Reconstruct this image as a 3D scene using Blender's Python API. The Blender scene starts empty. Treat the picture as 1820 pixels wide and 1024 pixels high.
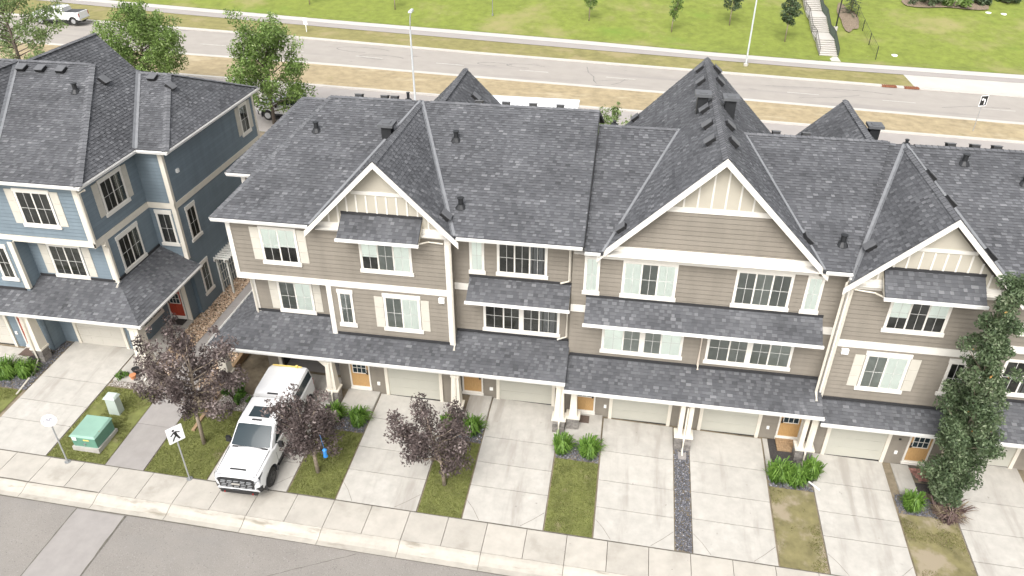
import bpy, bmesh, math, random
import numpy as np
from mathutils import Vector, Matrix, noise as mnoise

random.seed(7); rng = np.random.default_rng(7)
scene = bpy.context.scene
col = scene.collection
R = math.radians

# ------------------------------------------------------------------ camera, world, sun, exposure
cam_data = bpy.data.cameras.new('camera')
cam_data.sensor_width = 36.0
cam_data.lens = 1328.4 * 36.0 / 1820.0
cam_data.clip_start = 0.5
cam_data.clip_end = 3000.0
camera = bpy.data.objects.new('camera', cam_data)
col.objects.link(camera)
camera.location = (0, 0, 25.0)
camera.rotation_euler = (R(90 - 32.667), 0, R(9.311))
scene.camera = camera

SUN_TO = Vector((-0.10, -0.62, 0.76)).normalized()
world = bpy.data.worlds.new('World'); scene.world = world; world.use_nodes = True
wn = world.node_tree.nodes; wl = world.node_tree.links
sky = wn.new('ShaderNodeTexSky'); sky.sky_type = 'NISHITA'; sky.sun_disc = False
sky.sun_elevation = math.asin(SUN_TO.z); sky.sun_rotation = math.atan2(SUN_TO.x, SUN_TO.y)
sky.dust_density = 5.0; sky.air_density = 1.0; sky.ozone_density = 1.0
hs = wn.new('ShaderNodeHueSaturation'); hs.inputs['Saturation'].default_value = 0.18
wl.new(sky.outputs[0], hs.inputs['Color']); wl.new(hs.outputs[0], wn['Background'].inputs['Color'])
wn['Background'].inputs['Strength'].default_value = 0.15
sun_data = bpy.data.lights.new('sun', 'SUN'); sun_data.energy = 0.75; sun_data.angle = R(35); sun_data.color = (1.0, 0.965, 0.91)
sun = bpy.data.objects.new('sun', sun_data); col.objects.link(sun)
sun.location = (0, 0, 60); sun.rotation_euler = (-SUN_TO).to_track_quat('-Z', 'Y').to_euler()
vs = scene.view_settings
vs.view_transform = 'Standard'; vs.look = 'None'; vs.exposure = 0.97; vs.gamma = 1.0; vs.use_curve_mapping = False

# ------------------------------------------------------------------ terrain height
KX, MY, YS, YG = 0.027, 0.06, 20.33, 27.2
def hill(y):
    return 0.16 * (min(y, 170.0) - 96.0) if y > 96.0 else 0.0
def gz(x, y):
    return -KX * max(-120.0, min(120.0, x)) + MY * (min(max(y, YS), YG) - YS) + hill(y)

# ------------------------------------------------------------------ materials
MATS = {}
def mat(name, color, rough=0.7, var=0.0, scale=4.0, bump=0.0, bscale=30.0, attr=None, ramp=None, metal=0.0,
        stretch=None, objrand=0.0, spots=None, spec=0.4, trans=0.0, coat=0.0):
    """procedural principled material: base colour varied by noise, an optional per-face tone attribute, fine relief"""
    m = bpy.data.materials.new(name); m.use_nodes = True
    nt = m.node_tree; n = nt.nodes; l = nt.links; b = n['Principled BSDF']
    b.inputs['Roughness'].default_value = rough; b.inputs['Metallic'].default_value = metal
    b.inputs['Specular IOR Level'].default_value = spec
    if coat: b.inputs['Coat Weight'].default_value = coat
    geo = n.new('ShaderNodeNewGeometry'); src = geo.outputs['Position']
    if stretch:
        mp = n.new('ShaderNodeMapping'); mp.inputs['Scale'].default_value = stretch
        l.new(src, mp.inputs['Vector']); src = mp.outputs['Vector']
    cur = None
    if attr:
        a = n.new('ShaderNodeAttribute'); a.attribute_name = attr
        cr = n.new('ShaderNodeValToRGB'); e = cr.color_ramp.elements
        for i, (p, c) in enumerate(ramp):
            if i < 2: el = e[i]; el.position = p
            else: el = e.new(p)
            el.color = (*c, 1)
        l.new(a.outputs['Fac'], cr.inputs['Fac']); cur = cr.outputs['Color']
    else:
        rgb = n.new('ShaderNodeRGB'); rgb.outputs[0].default_value = (*color, 1); cur = rgb.outputs[0]
    def mul(col_socket, fac_socket, lo, hi):
        mr = n.new('ShaderNodeMapRange'); mr.inputs['From Min'].default_value = 0.3; mr.inputs['From Max'].default_value = 0.7
        mr.inputs['To Min'].default_value = lo; mr.inputs['To Max'].default_value = hi
        l.new(fac_socket, mr.inputs['Value'])
        vm = n.new('ShaderNodeVectorMath'); vm.operation = 'SCALE'
        l.new(col_socket, vm.inputs[0]); l.new(mr.outputs['Result'], vm.inputs['Scale'])
        return vm.outputs['Vector']
    if var:
        nz = n.new('ShaderNodeTexNoise'); nz.inputs['Scale'].default_value = scale; nz.inputs['Detail'].default_value = 6
        nz.inputs['Roughness'].default_value = 0.62
        l.new(src, nz.inputs['Vector']); cur = mul(cur, nz.outputs['Fac'], 1 - var, 1 + var)
    if objrand:
        oi = n.new('ShaderNodeObjectInfo')
        mr = n.new('ShaderNodeMapRange'); mr.inputs['To Min'].default_value = 1 - objrand; mr.inputs['To Max'].default_value = 1 + objrand
        l.new(oi.outputs['Random'], mr.inputs['Value'])
        vm = n.new('ShaderNodeVectorMath'); vm.operation = 'SCALE'
        l.new(cur, vm.inputs[0]); l.new(mr.outputs['Result'], vm.inputs['Scale']); cur = vm.outputs['Vector']
    if spots:                               # (colour, scale, threshold, softness, stretch)
        for (c2, sc, th, sf, st) in spots:
            mp = n.new('ShaderNodeMapping'); mp.inputs['Scale'].default_value = st; l.new(geo.outputs['Position'], mp.inputs['Vector'])
            nz = n.new('ShaderNodeTexNoise'); nz.inputs['Scale'].default_value = sc; nz.inputs['Detail'].default_value = 5; nz.inputs['Roughness'].default_value = 0.6
            l.new(mp.outputs[0], nz.inputs['Vector'])
            mr = n.new('ShaderNodeMapRange'); mr.interpolation_type = 'SMOOTHSTEP'
            mr.inputs['From Min'].default_value = th; mr.inputs['From Max'].default_value = th + sf
            l.new(nz.outputs['Fac'], mr.inputs['Value'])
            mx = n.new('ShaderNodeMix'); mx.data_type = 'RGBA'
            l.new(mr.outputs['Result'], mx.inputs['Factor']); l.new(cur, mx.inputs['A']); mx.inputs['B'].default_value = (*c2, 1)
            cur = mx.outputs['Result']
    l.new(cur, b.inputs['Base Color'])
    if bump:
        nz = n.new('ShaderNodeTexNoise'); nz.inputs['Scale'].default_value = bscale; nz.inputs['Detail'].default_value = 4
        l.new(geo.outputs['Position'], nz.inputs['Vector'])
        bp = n.new('ShaderNodeBump'); bp.inputs['Strength'].default_value = bump; bp.inputs['Distance'].default_value = 0.02
        l.new(nz.outputs['Fac'], bp.inputs['Height']); l.new(bp.outputs['Normal'], b.inputs['Normal'])
    if trans:
        ts = n.new('ShaderNodeBsdfTranslucent'); l.new(cur, ts.inputs['Color'])
        mx = n.new('ShaderNodeMixShader'); mx.inputs['Fac'].default_value = trans
        l.new(b.outputs[0], mx.inputs[1]); l.new(ts.outputs[0], mx.inputs[2])
        l.new(mx.outputs[0], n['Material Output'].inputs['Surface'])
    MATS[name] = m
    return m

C_ = dict
mat('shingle', None, 0.9, 0.17, 0.5, 0.5, 90, attr='tone', ramp=[(0.0, (0.058, 0.059, 0.063)), (0.45, (0.096, 0.098, 0.105)), (0.75, (0.130, 0.132, 0.140)), (1.0, (0.185, 0.187, 0.195))], spec=0.2)
mat('shingle_base', (0.045, 0.046, 0.05), 0.9, 0.3, 14)
mat('cap_shingle', (0.105, 0.107, 0.113), 0.9, 0.22, 7, objrand=0.1, spec=0.2)
mat('valley_metal', (0.20, 0.205, 0.215), 0.6, 0.12, 3, metal=0.1)
mat('tan_siding', (0.285, 0.238, 0.192), 0.75, 0.09, 1.2, attr='tone', ramp=[(0.0, (0.205, 0.182, 0.150)), (1.0, (0.242, 0.216, 0.180))], bump=0.1, bscale=40, stretch=(1.6, 1.6, 0.35))
mat('tan_wall', (0.225, 0.198, 0.168), 0.8, 0.04, 2)
mat('blue_siding', (0.13, 0.20, 0.26), 0.75, 0.09, 1.2, attr='tone', ramp=[(0.0, (0.148, 0.188, 0.218)), (1.0, (0.180, 0.226, 0.258))], bump=0.1, bscale=40, stretch=(1.6, 1.6, 0.35))
mat('blue_wall', (0.12, 0.165, 0.20), 0.8, 0.04, 2)
mat('cream', (0.66, 0.615, 0.53), 0.6, 0.05, 2.5)
mat('white_trim', (0.71, 0.68, 0.625), 0.5, 0.03, 2.5)
mat('muntin', (0.60, 0.59, 0.565), 0.5)
mat('white_metal', (0.76, 0.75, 0.725), 0.4, 0.03, 1.5)
mat('beige_panel', (0.45, 0.415, 0.345), 0.7, 0.04, 2)
mat('shutter', (0.53, 0.50, 0.435), 0.65, 0.05, 3)
mat('garage', (0.43, 0.42, 0.365), 0.55, 0.03, 1.5)
mat('garage_blue', (0.50, 0.475, 0.42), 0.55, 0.03, 1.5)
mat('wood_door', (0.47, 0.29, 0.125), 0.5, 0.16, 5, stretch=(9, 9, 1.2))
mat('red_door', (0.36, 0.055, 0.028), 0.45, 0.08, 3)
mat('dark', (0.015, 0.015, 0.016), 0.6)
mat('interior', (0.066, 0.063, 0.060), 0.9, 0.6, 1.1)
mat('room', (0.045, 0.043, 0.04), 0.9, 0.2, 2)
mat('blind', (0.86, 0.875, 0.84), 0.8, 0.03, 2)
mat('curtain', (0.17, 0.17, 0.175), 0.9, 0.35, 6, stretch=(6, 6, 0.6))
mat('screen', (0.235, 0.245, 0.232), 0.9, 0.12, 2, objrand=0.3)
mat('flashing', (0.030, 0.030, 0.032), 0.7, 0.2, 6)
mat('black_metal', (0.022, 0.023, 0.025), 0.5, 0.2, 6)
mat('grey_metal', (0.34, 0.35, 0.355), 0.45, 0.1, 5, metal=0.6)
mat('vent_plastic', (0.036, 0.037, 0.040), 0.6, 0.2, 5)
mat('grey_cap', (0.11, 0.113, 0.118), 0.5, 0.1, 4)
mat('vent_top', (0.12, 0.122, 0.128), 0.6, 0.15, 5)
mat('stone', (0.20, 0.185, 0.17), 0.9, 0.35, 9, 0.6, 30, objrand=0.35)
mat('downspout', (0.66, 0.575, 0.49), 0.5, 0.05, 3)
mat('concrete', (0.420, 0.400, 0.365), 0.85, 0.10, 2.4, 0.15, 60, objrand=0.035,
    spots=[((0.325, 0.303, 0.272), 1.1, 0.50, 0.22, (1.2, 0.16, 1)), ((0.25, 0.235, 0.21), 3.5, 0.66, 0.12, (1, 0.8, 1)), ((0.50, 0.48, 0.445), 0.6, 0.55, 0.3, (1, 1, 1))])
mat('concrete_walk', (0.425, 0.397, 0.352), 0.85, 0.10, 1.7, 0.15, 60, objrand=0.05,
    spots=[((0.33, 0.305, 0.265), 0.7, 0.52, 0.25, (1, 1, 1)), ((0.22, 0.205, 0.185), 6, 0.68, 0.08, (1, 1, 1))])
mat('concrete_curb', (0.425, 0.395, 0.345), 0.85, 0.12, 2.0, 0.15, 60, objrand=0.05,
    spots=[((0.25, 0.225, 0.18), 1.3, 0.54, 0.2, (0.5, 2.5, 1))])
mat('concrete_grey', (0.30, 0.28, 0.265), 0.85, 0.08, 2.0, 0.15, 60, objrand=0.05)
mat('joint', (0.13, 0.12, 0.10), 0.95, 0.3, 5)
mat('crack', (0.22, 0.205, 0.18), 0.95, 0.3, 5)
mat('asphalt', (0.245, 0.226, 0.205), 0.9, 0.08, 0.7, 0.4, 120,
    spots=[((0.32, 0.305, 0.285), 24, 0.56, 0.1, (1, 1, 1)), ((0.125, 0.117, 0.108), 20, 0.60, 0.08, (1, 1, 1)), ((0.235, 0.222, 0.207), 0.35, 0.5, 0.25, (0.4, 1, 1))])
mat('asphalt_far', (0.340, 0.312, 0.280), 0.9, 0.06, 0.6, 0, 60,
    spots=[((0.27, 0.248, 0.232), 0.30, 0.50, 0.25, (0.12, 1.4, 1)), ((0.21, 0.195, 0.185), 0.9, 0.66, 0.06, (0.25, 1.2, 1))])
mat('asphalt_path', (0.335, 0.308, 0.288), 0.9, 0.05, 0.6)
mat('concrete_far', (0.50, 0.475, 0.435), 0.85, 0.05, 0.5)
mat('skid', (0.235, 0.22, 0.205), 0.9, 0.3, 2)
mat('road_paint', (0.48, 0.455, 0.42), 0.8, 0.2, 3)
mat('dirt', (0.20, 0.165, 0.115), 0.95, 0.3, 3, 0.3, 40)
mat('lawn_soil', (0.150, 0.162, 0.050), 0.95, 0.28, 2.2, 0.4, 60,
    spots=[((0.235, 0.20, 0.12), 0.9, 0.60, 0.16, (1, 1, 1))])
mat('lawn_dry', (0.175, 0.155, 0.072), 0.95, 0.28, 2.2, 0.4, 60,
    spots=[((0.28, 0.235, 0.165), 0.8, 0.47, 0.16, (1, 1, 1))])
mat('grass_blade', None, 0.8, 0.25, 1.0, attr='tone', ramp=[(0.0, (0.112, 0.126, 0.034)), (0.5, (0.156, 0.174, 0.048)), (0.8, (0.195, 0.195, 0.07)), (1.0, (0.27, 0.225, 0.13))], trans=0.25, spec=0.2)
mat('hill_grass', (0.172, 0.208, 0.036), 0.95, 0.22, 1.0, 0.6, 12,
    spots=[((0.275, 0.245, 0.105), 0.10, 0.50, 0.22, (1, 1, 1)), ((0.145, 0.215, 0.03), 0.16, 0.57, 0.2, (0.6, 1, 1)), ((0.11, 0.125, 0.035), 1.6, 0.62, 0.14, (1, 1.6, 1)), ((0.29, 0.26, 0.14), 2.6, 0.62, 0.16, (1, 1.6, 1))])
mat('strip_grass', (0.225, 0.205, 0.078), 0.95, 0.2, 1.0, 0.5, 14, spots=[((0.29, 0.245, 0.12), 0.35, 0.5, 0.2, (1, 1, 1)), ((0.15, 0.16, 0.045), 1.1, 0.63, 0.12, (1, 1, 1))])
mat('dry_grass', (0.335, 0.27, 0.165), 0.95, 0.22, 1.2, 0.5, 14, spots=[((0.43, 0.36, 0.24), 0.5, 0.52, 0.2, (0.6, 1.4, 1)), ((0.22, 0.195, 0.09), 0.35, 0.62, 0.14, (1, 1, 1))])
mat('grey_gravel', None, 0.9, 0.1, 3, attr='tone', ramp=[(0.0, (0.045, 0.046, 0.052)), (0.6, (0.13, 0.13, 0.145)), (0.9, (0.22, 0.22, 0.235)), (1.0, (0.42, 0.41, 0.42))])
mat('pea_gravel', None, 0.9, 0.1, 3, attr='tone', ramp=[(0.0, (0.20, 0.18, 0.16)), (0.6, (0.42, 0.39, 0.36)), (1.0, (0.62, 0.58, 0.54))])
mat('river_rock', None, 0.85, 0.1, 3, attr='tone', ramp=[(0.0, (0.26, 0.17, 0.11)), (0.5, (0.47, 0.34, 0.235)), (0.8, (0.58, 0.45, 0.33)), (1.0, (0.72, 0.64, 0.55))])
mat('purple_leaf', None, 0.6, 0.1, 3, attr='tone', ramp=[(0.0, (0.036, 0.025, 0.024)), (0.5, (0.108, 0.082, 0.077)), (0.85, (0.195, 0.155, 0.145)), (1.0, (0.38, 0.32, 0.30))], trans=0.2)
mat('green_leaf', None, 0.6, 0.1, 3, attr='tone', ramp=[(0.0, (0.060, 0.100, 0.024)), (0.5, (0.150, 0.235, 0.055)), (0.85, (0.245, 0.345, 0.10)), (1.0, (0.40, 0.47, 0.24))], trans=0.3)
mat('pale_leaf', None, 0.6, 0.1, 3, attr='tone', ramp=[(0.0, (0.085, 0.125, 0.042)), (0.5, (0.19, 0.27, 0.095)), (0.85, (0.30, 0.38, 0.16)), (1.0, (0.50, 0.54, 0.34))], trans=0.3)
mat('aspen_leaf', None, 0.55, 0.1, 3, attr='tone', ramp=[(0.0, (0.036, 0.058, 0.028)), (0.5, (0.092, 0.136, 0.062)), (0.85, (0.175, 0.225, 0.122)), (0.99, (0.27, 0.31, 0.20)), (1.0, (0.42, 0.22, 0.06))], trans=0.2)
mat('spruce', None, 0.7, 0.1, 3, attr='tone', ramp=[(0.0, (0.035, 0.06, 0.03)), (0.6, (0.085, 0.125, 0.065)), (1.0, (0.17, 0.21, 0.12))], trans=0.15)
mat('lily_leaf', None, 0.5, 0.1, 3, attr='tone', ramp=[(0.0, (0.03, 0.068, 0.012)), (0.5, (0.095, 0.195, 0.028)), (1.0, (0.22, 0.36, 0.07))], trans=0.3)
mat('plum_grass', None, 0.6, 0.1, 3, attr='tone', ramp=[(0.0, (0.05, 0.03, 0.03)), (0.6, (0.13, 0.085, 0.08)), (1.0, (0.24, 0.20, 0.12))])
mat('bark', (0.30, 0.245, 0.19), 0.9, 0.3, 9, 0.6, 30)
mat('dark_bark', (0.13, 0.105, 0.085), 0.9, 0.3, 9, 0.6, 30)
mat('mulch', (0.20, 0.155, 0.11), 0.95, 0.4, 6, 0.6, 30)
mat('timber', (0.33, 0.225, 0.13), 0.85, 0.25, 4, stretch=(6, 1, 6))
mat('transformer', (0.115, 0.255, 0.190), 0.5, 0.08, 2, coat=0.1, spots=[((0.28, 0.14, 0.05), 7, 0.715, 0.03, (1, 1, 1))])
mat('transformer_top', (0.235, 0.385, 0.31), 0.5, 0.06, 2, coat=0.1, spots=[((0.33, 0.16, 0.05), 6, 0.70, 0.03, (1, 1, 1))])
mat('trellis_wood', (0.60, 0.60, 0.56), 0.8, 0.1, 5)
mat('pedestal', (0.44, 0.50, 0.455), 0.5, 0.05, 3)
mat('sign_white', (0.88, 0.88, 0.88), 0.4)
mat('sign_black', (0.02, 0.02, 0.02), 0.5)
mat('sign_grey', (0.35, 0.34, 0.40), 0.5)
mat('galvanized', (0.42, 0.425, 0.43), 0.5, 0.1, 6, metal=0.5)
mat('lamp_pole', (0.60, 0.635, 0.65), 0.45, 0.05, 2, metal=0.2)
mat('rust', (0.22, 0.085, 0.045), 0.9, 0.3, 5)
mat('fence_green', (0.10, 0.13, 0.10), 0.8, 0.1, 4)
mat('car_white', (0.70, 0.70, 0.70), 0.25, 0.04, 1.5, coat=0.5)
mat('car_black', (0.02, 0.02, 0.021), 0.45)
mat('car_trim', (0.045, 0.046, 0.05), 0.5)
mat('tyre', (0.035, 0.034, 0.033), 0.85, 0.2, 20)
mat('rim_dark', (0.06, 0.06, 0.062), 0.4, metal=0.5)
mat('rim_light', (0.55, 0.56, 0.57), 0.35, metal=0.7)
mat('chrome', (0.75, 0.76, 0.77), 0.15, metal=1.0)
mat('car_glass', (0.030, 0.043, 0.050), 0.07, spec=0.22)
mat('lamp_glass', (0.36, 0.38, 0.40), 0.1, spec=0.8, coat=1.0)
mat('tail_red', (0.30, 0.02, 0.02), 0.25, coat=0.5)
mat('yellow_strap', (0.72, 0.55, 0.16), 0.6)
mat('blue_plastic', (0.03, 0.20, 0.50), 0.5)
mat('mat_brown', (0.115, 0.085, 0.070), 0.95, 0.3, 20)
mat('mat_dark', (0.055, 0.050, 0.048), 0.95, 0.3, 20)
mat('brick_red', (0.30, 0.16, 0.135), 0.9, 0.25, 8, objrand=0.3)
mat('terracotta', (0.50, 0.215, 0.10), 0.8, 0.1, 5)
mat('fixture', (0.84, 0.83, 0.80), 0.4)

def glass_material():
    m = bpy.data.materials.new('window_glass'); m.use_nodes = True; nt = m.node_tree; n = nt.nodes; l = nt.links
    n.remove(n['Principled BSDF'])
    t = n.new('ShaderNodeBsdfTransparent'); t.inputs['Color'].default_value = (0.955, 0.975, 0.968, 1)
    g = n.new('ShaderNodeBsdfGlossy'); g.inputs['Roughness'].default_value = 0.03; g.inputs['Color'].default_value = (0.92, 1.0, 0.97, 1)
    f = n.new('ShaderNodeFresnel'); f.inputs['IOR'].default_value = 1.55
    x = n.new('ShaderNodeMixShader'); l.new(f.outputs[0], x.inputs[0]); l.new(t.outputs[0], x.inputs[1]); l.new(g.outputs[0], x.inputs[2])
    l.new(x.outputs[0], n['Material Output'].inputs['Surface'])
    MATS['window_glass'] = m
glass_material()

# ------------------------------------------------------------------ mesh helpers
OFF = {}
class MB:
    """collects polygons in world coordinates and links them as ONE mesh object"""
    def __init__(self): self.v = []; self.f = []; self.t = []
    def poly(self, pts, tone=None):
        i = len(self.v); self.v.extend([tuple(p) for p in pts]); self.f.append(tuple(range(i, i + len(pts))))
        self.t.append(0.5 if tone is None else tone); return self
    def hexa(self, p, tone=None):                       # p: 4 bottom + 4 top points
        i = len(self.v); self.v.extend([tuple(q) for q in p])
        for a in ((3, 2, 1, 0), (4, 5, 6, 7), (0, 1, 5, 4), (1, 2, 6, 5), (2, 3, 7, 6), (3, 0, 4, 7)):
            self.f.append(tuple(i + k for k in a)); self.t.append(0.5 if tone is None else tone)
        return self
    def box(self, x0, x1, y0, y1, z0, z1):
        return self.hexa([(x0, y0, z0), (x1, y0, z0), (x1, y1, z0), (x0, y1, z0), (x0, y0, z1), (x1, y0, z1), (x1, y1, z1), (x0, y1, z1)])
    def beam(self, p, q, w, h, up=(0, 0, 1)):           # box along p-q, width w, height h (centred)
        p = Vector(p); q = Vector(q); d = (q - p).normalized(); s = d.cross(Vector(up)).normalized(); u = s.cross(d)
        s = s * w / 2; u = u * h / 2
        return self.hexa([p - s - u, p + s - u, q + s - u, q - s - u, p - s + u, p + s + u, q + s + u, q - s + u])
    def prism(self, pts, dv):                            # extrude a polygon by a vector
        a = [Vector(p) for p in pts]; b = [p + Vector(dv) for p in a]; n = len(a)
        self.poly(a[::-1]); self.poly(b)
        for i in range(n): self.poly([a[i], a[(i + 1) % n], b[(i + 1) % n], b[i]])
        return self
    def tube(self, pts, rad, n=8, cap=True, tone=None):
        pts = [Vector(p) for p in pts]
        rad = rad if isinstance(rad, (list, tuple)) else [rad] * len(pts)
        base = len(self.v); ref = Vector((0, 0, 1))
        for k, p in enumerate(pts):
            d = (pts[min(k + 1, len(pts) - 1)] - pts[max(k - 1, 0)]).normalized()
            r0 = ref if abs(d.dot(ref)) < 0.95 else Vector((1, 0, 0))
            s = d.cross(r0).normalized(); u = s.cross(d)
            for j in range(n):
                a = 2 * math.pi * j / n
                self.v.append(tuple(p + (s * math.cos(a) + u * math.sin(a)) * rad[k]))
        for k in range(len(pts) - 1):
            for j in range(n):
                a = base + k * n + j; b = base + k * n + (j + 1) % n
                self.f.append((a, b, b + n, a + n)); self.t.append(0.5 if tone is None else tone)
        if cap:
            self.f.append(tuple(base + j for j in range(n))[::-1]); self.f.append(tuple(base + (len(pts) - 1) * n + j for j in range(n)))
            self.t += [0.5, 0.5]
        return self
    def build(self, name, m, parent=None, smooth=False, tone=False, kind=None, label=None, cat=None, group=None, angle=None):
        root = parent
        while root is not None and root.parent is not None: root = root.parent
        off = OFF.get(root.name, (0, 0, 0)) if root is not None else OFF.get('__next__', (0, 0, 0))
        v = np.array(self.v, dtype=np.float64) - np.array(off)
        me = bpy.data.meshes.new(name); me.from_pydata(v.tolist(), [], self.f)
        me.materials.append(MATS[m])
        if tone:
            at = me.attributes.new('tone', 'FLOAT', 'FACE'); at.data.foreach_set('value', np.array(self.t, dtype=np.float32))
        if smooth:
            me.shade_smooth()
            if angle: me.set_sharp_from_angle(angle=R(angle))
        me.update()
        o = bpy.data.objects.new(name, me); col.objects.link(o)
        if parent is not None: o.parent = parent
        tag(o, label, cat, group, kind)
        return o
def tag(o, label=None, cat=None, group=None, kind=None):
    if label: o['label'] = label
    if cat: o['category'] = cat
    if group: o['group'] = group
    if kind: o['kind'] = kind
    return o
def thing(name, label, cat, loc, group=None, rz=0.0, local=False):
    o = bpy.data.objects.new(name, None); col.objects.link(o); o.location = loc; o.rotation_euler = (0, 0, rz)
    o.empty_display_size = 0.3
    OFF[o.name] = (0, 0, 0) if local else tuple(loc)
    return tag(o, label, cat, group)
def solo(mb, name, m, label, cat, loc, group=None, **kw):
    """a thing that is one mesh, its origin at loc"""
    OFF['__next__'] = tuple(loc); o = mb.build(name, m, None, label=label, cat=cat, group=group, **kw); OFF['__next__'] = (0, 0, 0)
    o.location = loc
    return o

class Frame:
    """a wall plane: u runs along it, z up, d outwards"""
    def __init__(self, o, u, n): self.o = Vector(o); self.u = Vector(u); self.n = Vector(n)
    def P(self, u, z, d=0.0): return self.o + self.u * u + Vector((0, 0, z)) + self.n * d
def front(y): return Frame((0, y, 0), (1, 0, 0), (0, -1, 0))
def rightside(x): return Frame((x, 0, 0), (0, 1, 0), (1, 0, 0))
def leftside(x): return Frame((x, 0, 0), (0, 1, 0), (-1, 0, 0))
def fbox(mb, fr, u0, u1, z0, z1, d0, d1):
    P = fr.P
    return mb.hexa([P(u0, z0, d0), P(u1, z0, d0), P(u1, z0, d1), P(u0, z0, d1), P(u0, z1, d0), P(u1, z1, d0), P(u1, z1, d1), P(u0, z1, d1)])

def spans(poly, v):
    """u-intervals where the horizontal line v crosses a 2-D polygon"""
    xs = []
    for i in range(len(poly)):
        (u0, v0), (u1, v1) = poly[i], poly[(i + 1) % len(poly)]
        if (v0 <= v < v1) or (v1 <= v < v0): xs.append(u0 + (u1 - u0) * (v - v0) / (v1 - v0))
    xs.sort()
    return [(xs[i], xs[i + 1]) for i in range(0, len(xs) - 1, 2)]

def siding(root, fr, poly, m, wallmat, board=0.215, back=0.0, name='siding'):
    """lapped boards over a wall polygon (u, z): every board a tilted face with its own lower edge"""
    mb = MB(); zs = [p[1] for p in poly]; z = min(zs); zt = max(zs)
    while z < zt - 1e-4:
        z2 = min(z + board, zt); zm = (z + z2) / 2
        lo = spans(poly, z + 1e-4); hi = spans(poly, z2 - 1e-4); md = spans(poly, zm)
        if len(lo) != len(md): lo = md
        if len(hi) != len(md): hi = md
        for (a, b), (c, d) in zip(lo, hi):
            u = a; nb = max(1, int((b - a) / 3.6 + random.random()))
            cuts = [0] + sorted(random.uniform(0.15, 0.85) for _ in range(nb - 1)) + [1]
            for k in range(len(cuts) - 1):
                s, t = cuts[k], cuts[k + 1]
                p0 = a + (b - a) * s; p1 = a + (b - a) * t; q0 = c + (d - c) * s; q1 = c + (d - c) * t
                tn = random.uniform(0.25, 0.75)
                g = min(0.022, (z2 - z) * 0.3)
                mb.poly([fr.P(p0, z + g, 0.030), fr.P(p1, z + g, 0.030), fr.P(q1, z2, 0.012), fr.P(q0, z2, 0.012)], tn)
                mb.poly([fr.P(p0, z + g, -0.012), fr.P(p1, z + g, -0.012), fr.P(p1, z + g, 0.030), fr.P(p0, z + g, 0.030)], 0.0)
                mb.poly([fr.P(p0, z, -0.012), fr.P(p1, z, -0.012), fr.P(p1, z + g, -0.012), fr.P(p0, z + g, -0.012)], 0.0)
        z = z2
    return mb.build(name, m, root, tone=True, kind='stuff')

EXPO = 0.155
def shingle_rows(mb, poly, seed=0):
    """courses of separate tabs over one roof plane (3-D polygon)"""
    P = [Vector(p) for p in poly]
    n = Vector((0, 0, 0))
    for i in range(len(P)):
        a, b = P[i], P[(i + 1) % len(P)]; n += Vector(((a.y - b.y) * (a.z + b.z), (a.z - b.z) * (a.x + b.x), (a.x - b.x) * (a.y + b.y)))
    n.normalize()
    if n.z < 0: n = -n
    u = Vector((0, 0, 1)).cross(n).normalized(); v = n.cross(u); o = P[0]
    q = [((p - o).dot(u), (p - o).dot(v)) for p in P]
    v0 = min(t[1] for t in q); v1 = max(t[1] for t in q); i = 0
    W = lambda a, b, h: o + u * a + v * b + n * h
    while v0 + i * EXPO < v1 - 0.02:
        va = v0 + i * EXPO; vb = min(va + EXPO, v1)
        lo = spans(q, va + 0.004); hi = spans(q, vb - 0.004); md = spans(q, (va + vb) / 2)
        if len(lo) != len(md): lo = md
        if len(hi) != len(md): hi = md
        rowtone = random.uniform(-0.05, 0.05)
        for (a, b), (c, d) in zip(lo, hi):
            L0 = min(a, c); L1 = max(b, d); s = L0 - random.uniform(0, 0.3); raised = random.random() < 0.5
            while s < L1:
                w = random.uniform(0.13, 0.27) if raised else random.uniform(0.10, 0.30)
                e = s + w
                p0 = min(max(s, a), b); p1 = min(max(e, a), b); q0 = min(max(s, c), d); q1 = min(max(e, c), d)
                if p1 - p0 + q1 - q0 > 0.02:
                    nz = mnoise.noise(o + u * (s * 0.7) + v * (va * 1.1) + Vector((seed, 0, 0)))
                    t = (random.gauss(0.60, 0.15) if raised else random.gauss(0.40, 0.11)) + rowtone + 0.16 * nz
                    h = 0.034 if raised else 0.022
                    t = min(max(t, 0), 1)
                    mb.poly([W(p0, va, h), W(p1, va, h), W(q1, vb + 0.01, 0.010), W(q0, vb + 0.01, 0.010)], t)
                    mb.poly([W(p0, va, 0.0), W(p1, va, 0.0), W(p1, va, h), W(p0, va, h)], 0.1)
                s = e; raised = not raised
        i += 1

def make_roof(root, planes, hidden=(), name='roof', thick=0.14, m='shingle_base'):
    """planes: polygons that carry shingles; hidden: planes facing away, also shingled but coarsely"""
    mb = MB()
    for p in list(planes) + list(hidden): mb.prism([(x, y, z - thick) for x, y, z in p], (0, 0, thick - 0.002))
    rf = mb.build(name, m, root)
    sb = MB()
    for k, p in enumerate(planes): shingle_rows(sb, p, k * 3.1)
    sb.build('shingles', 'shingle', rf, tone=True, kind='stuff')
    if hidden:
        sb = MB()
        for k, p in enumerate(hidden): shingle_rows(sb, p, k * 5.7)
        sb.build('shingles', 'shingle', rf, tone=True, kind='stuff')
    return rf

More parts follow.
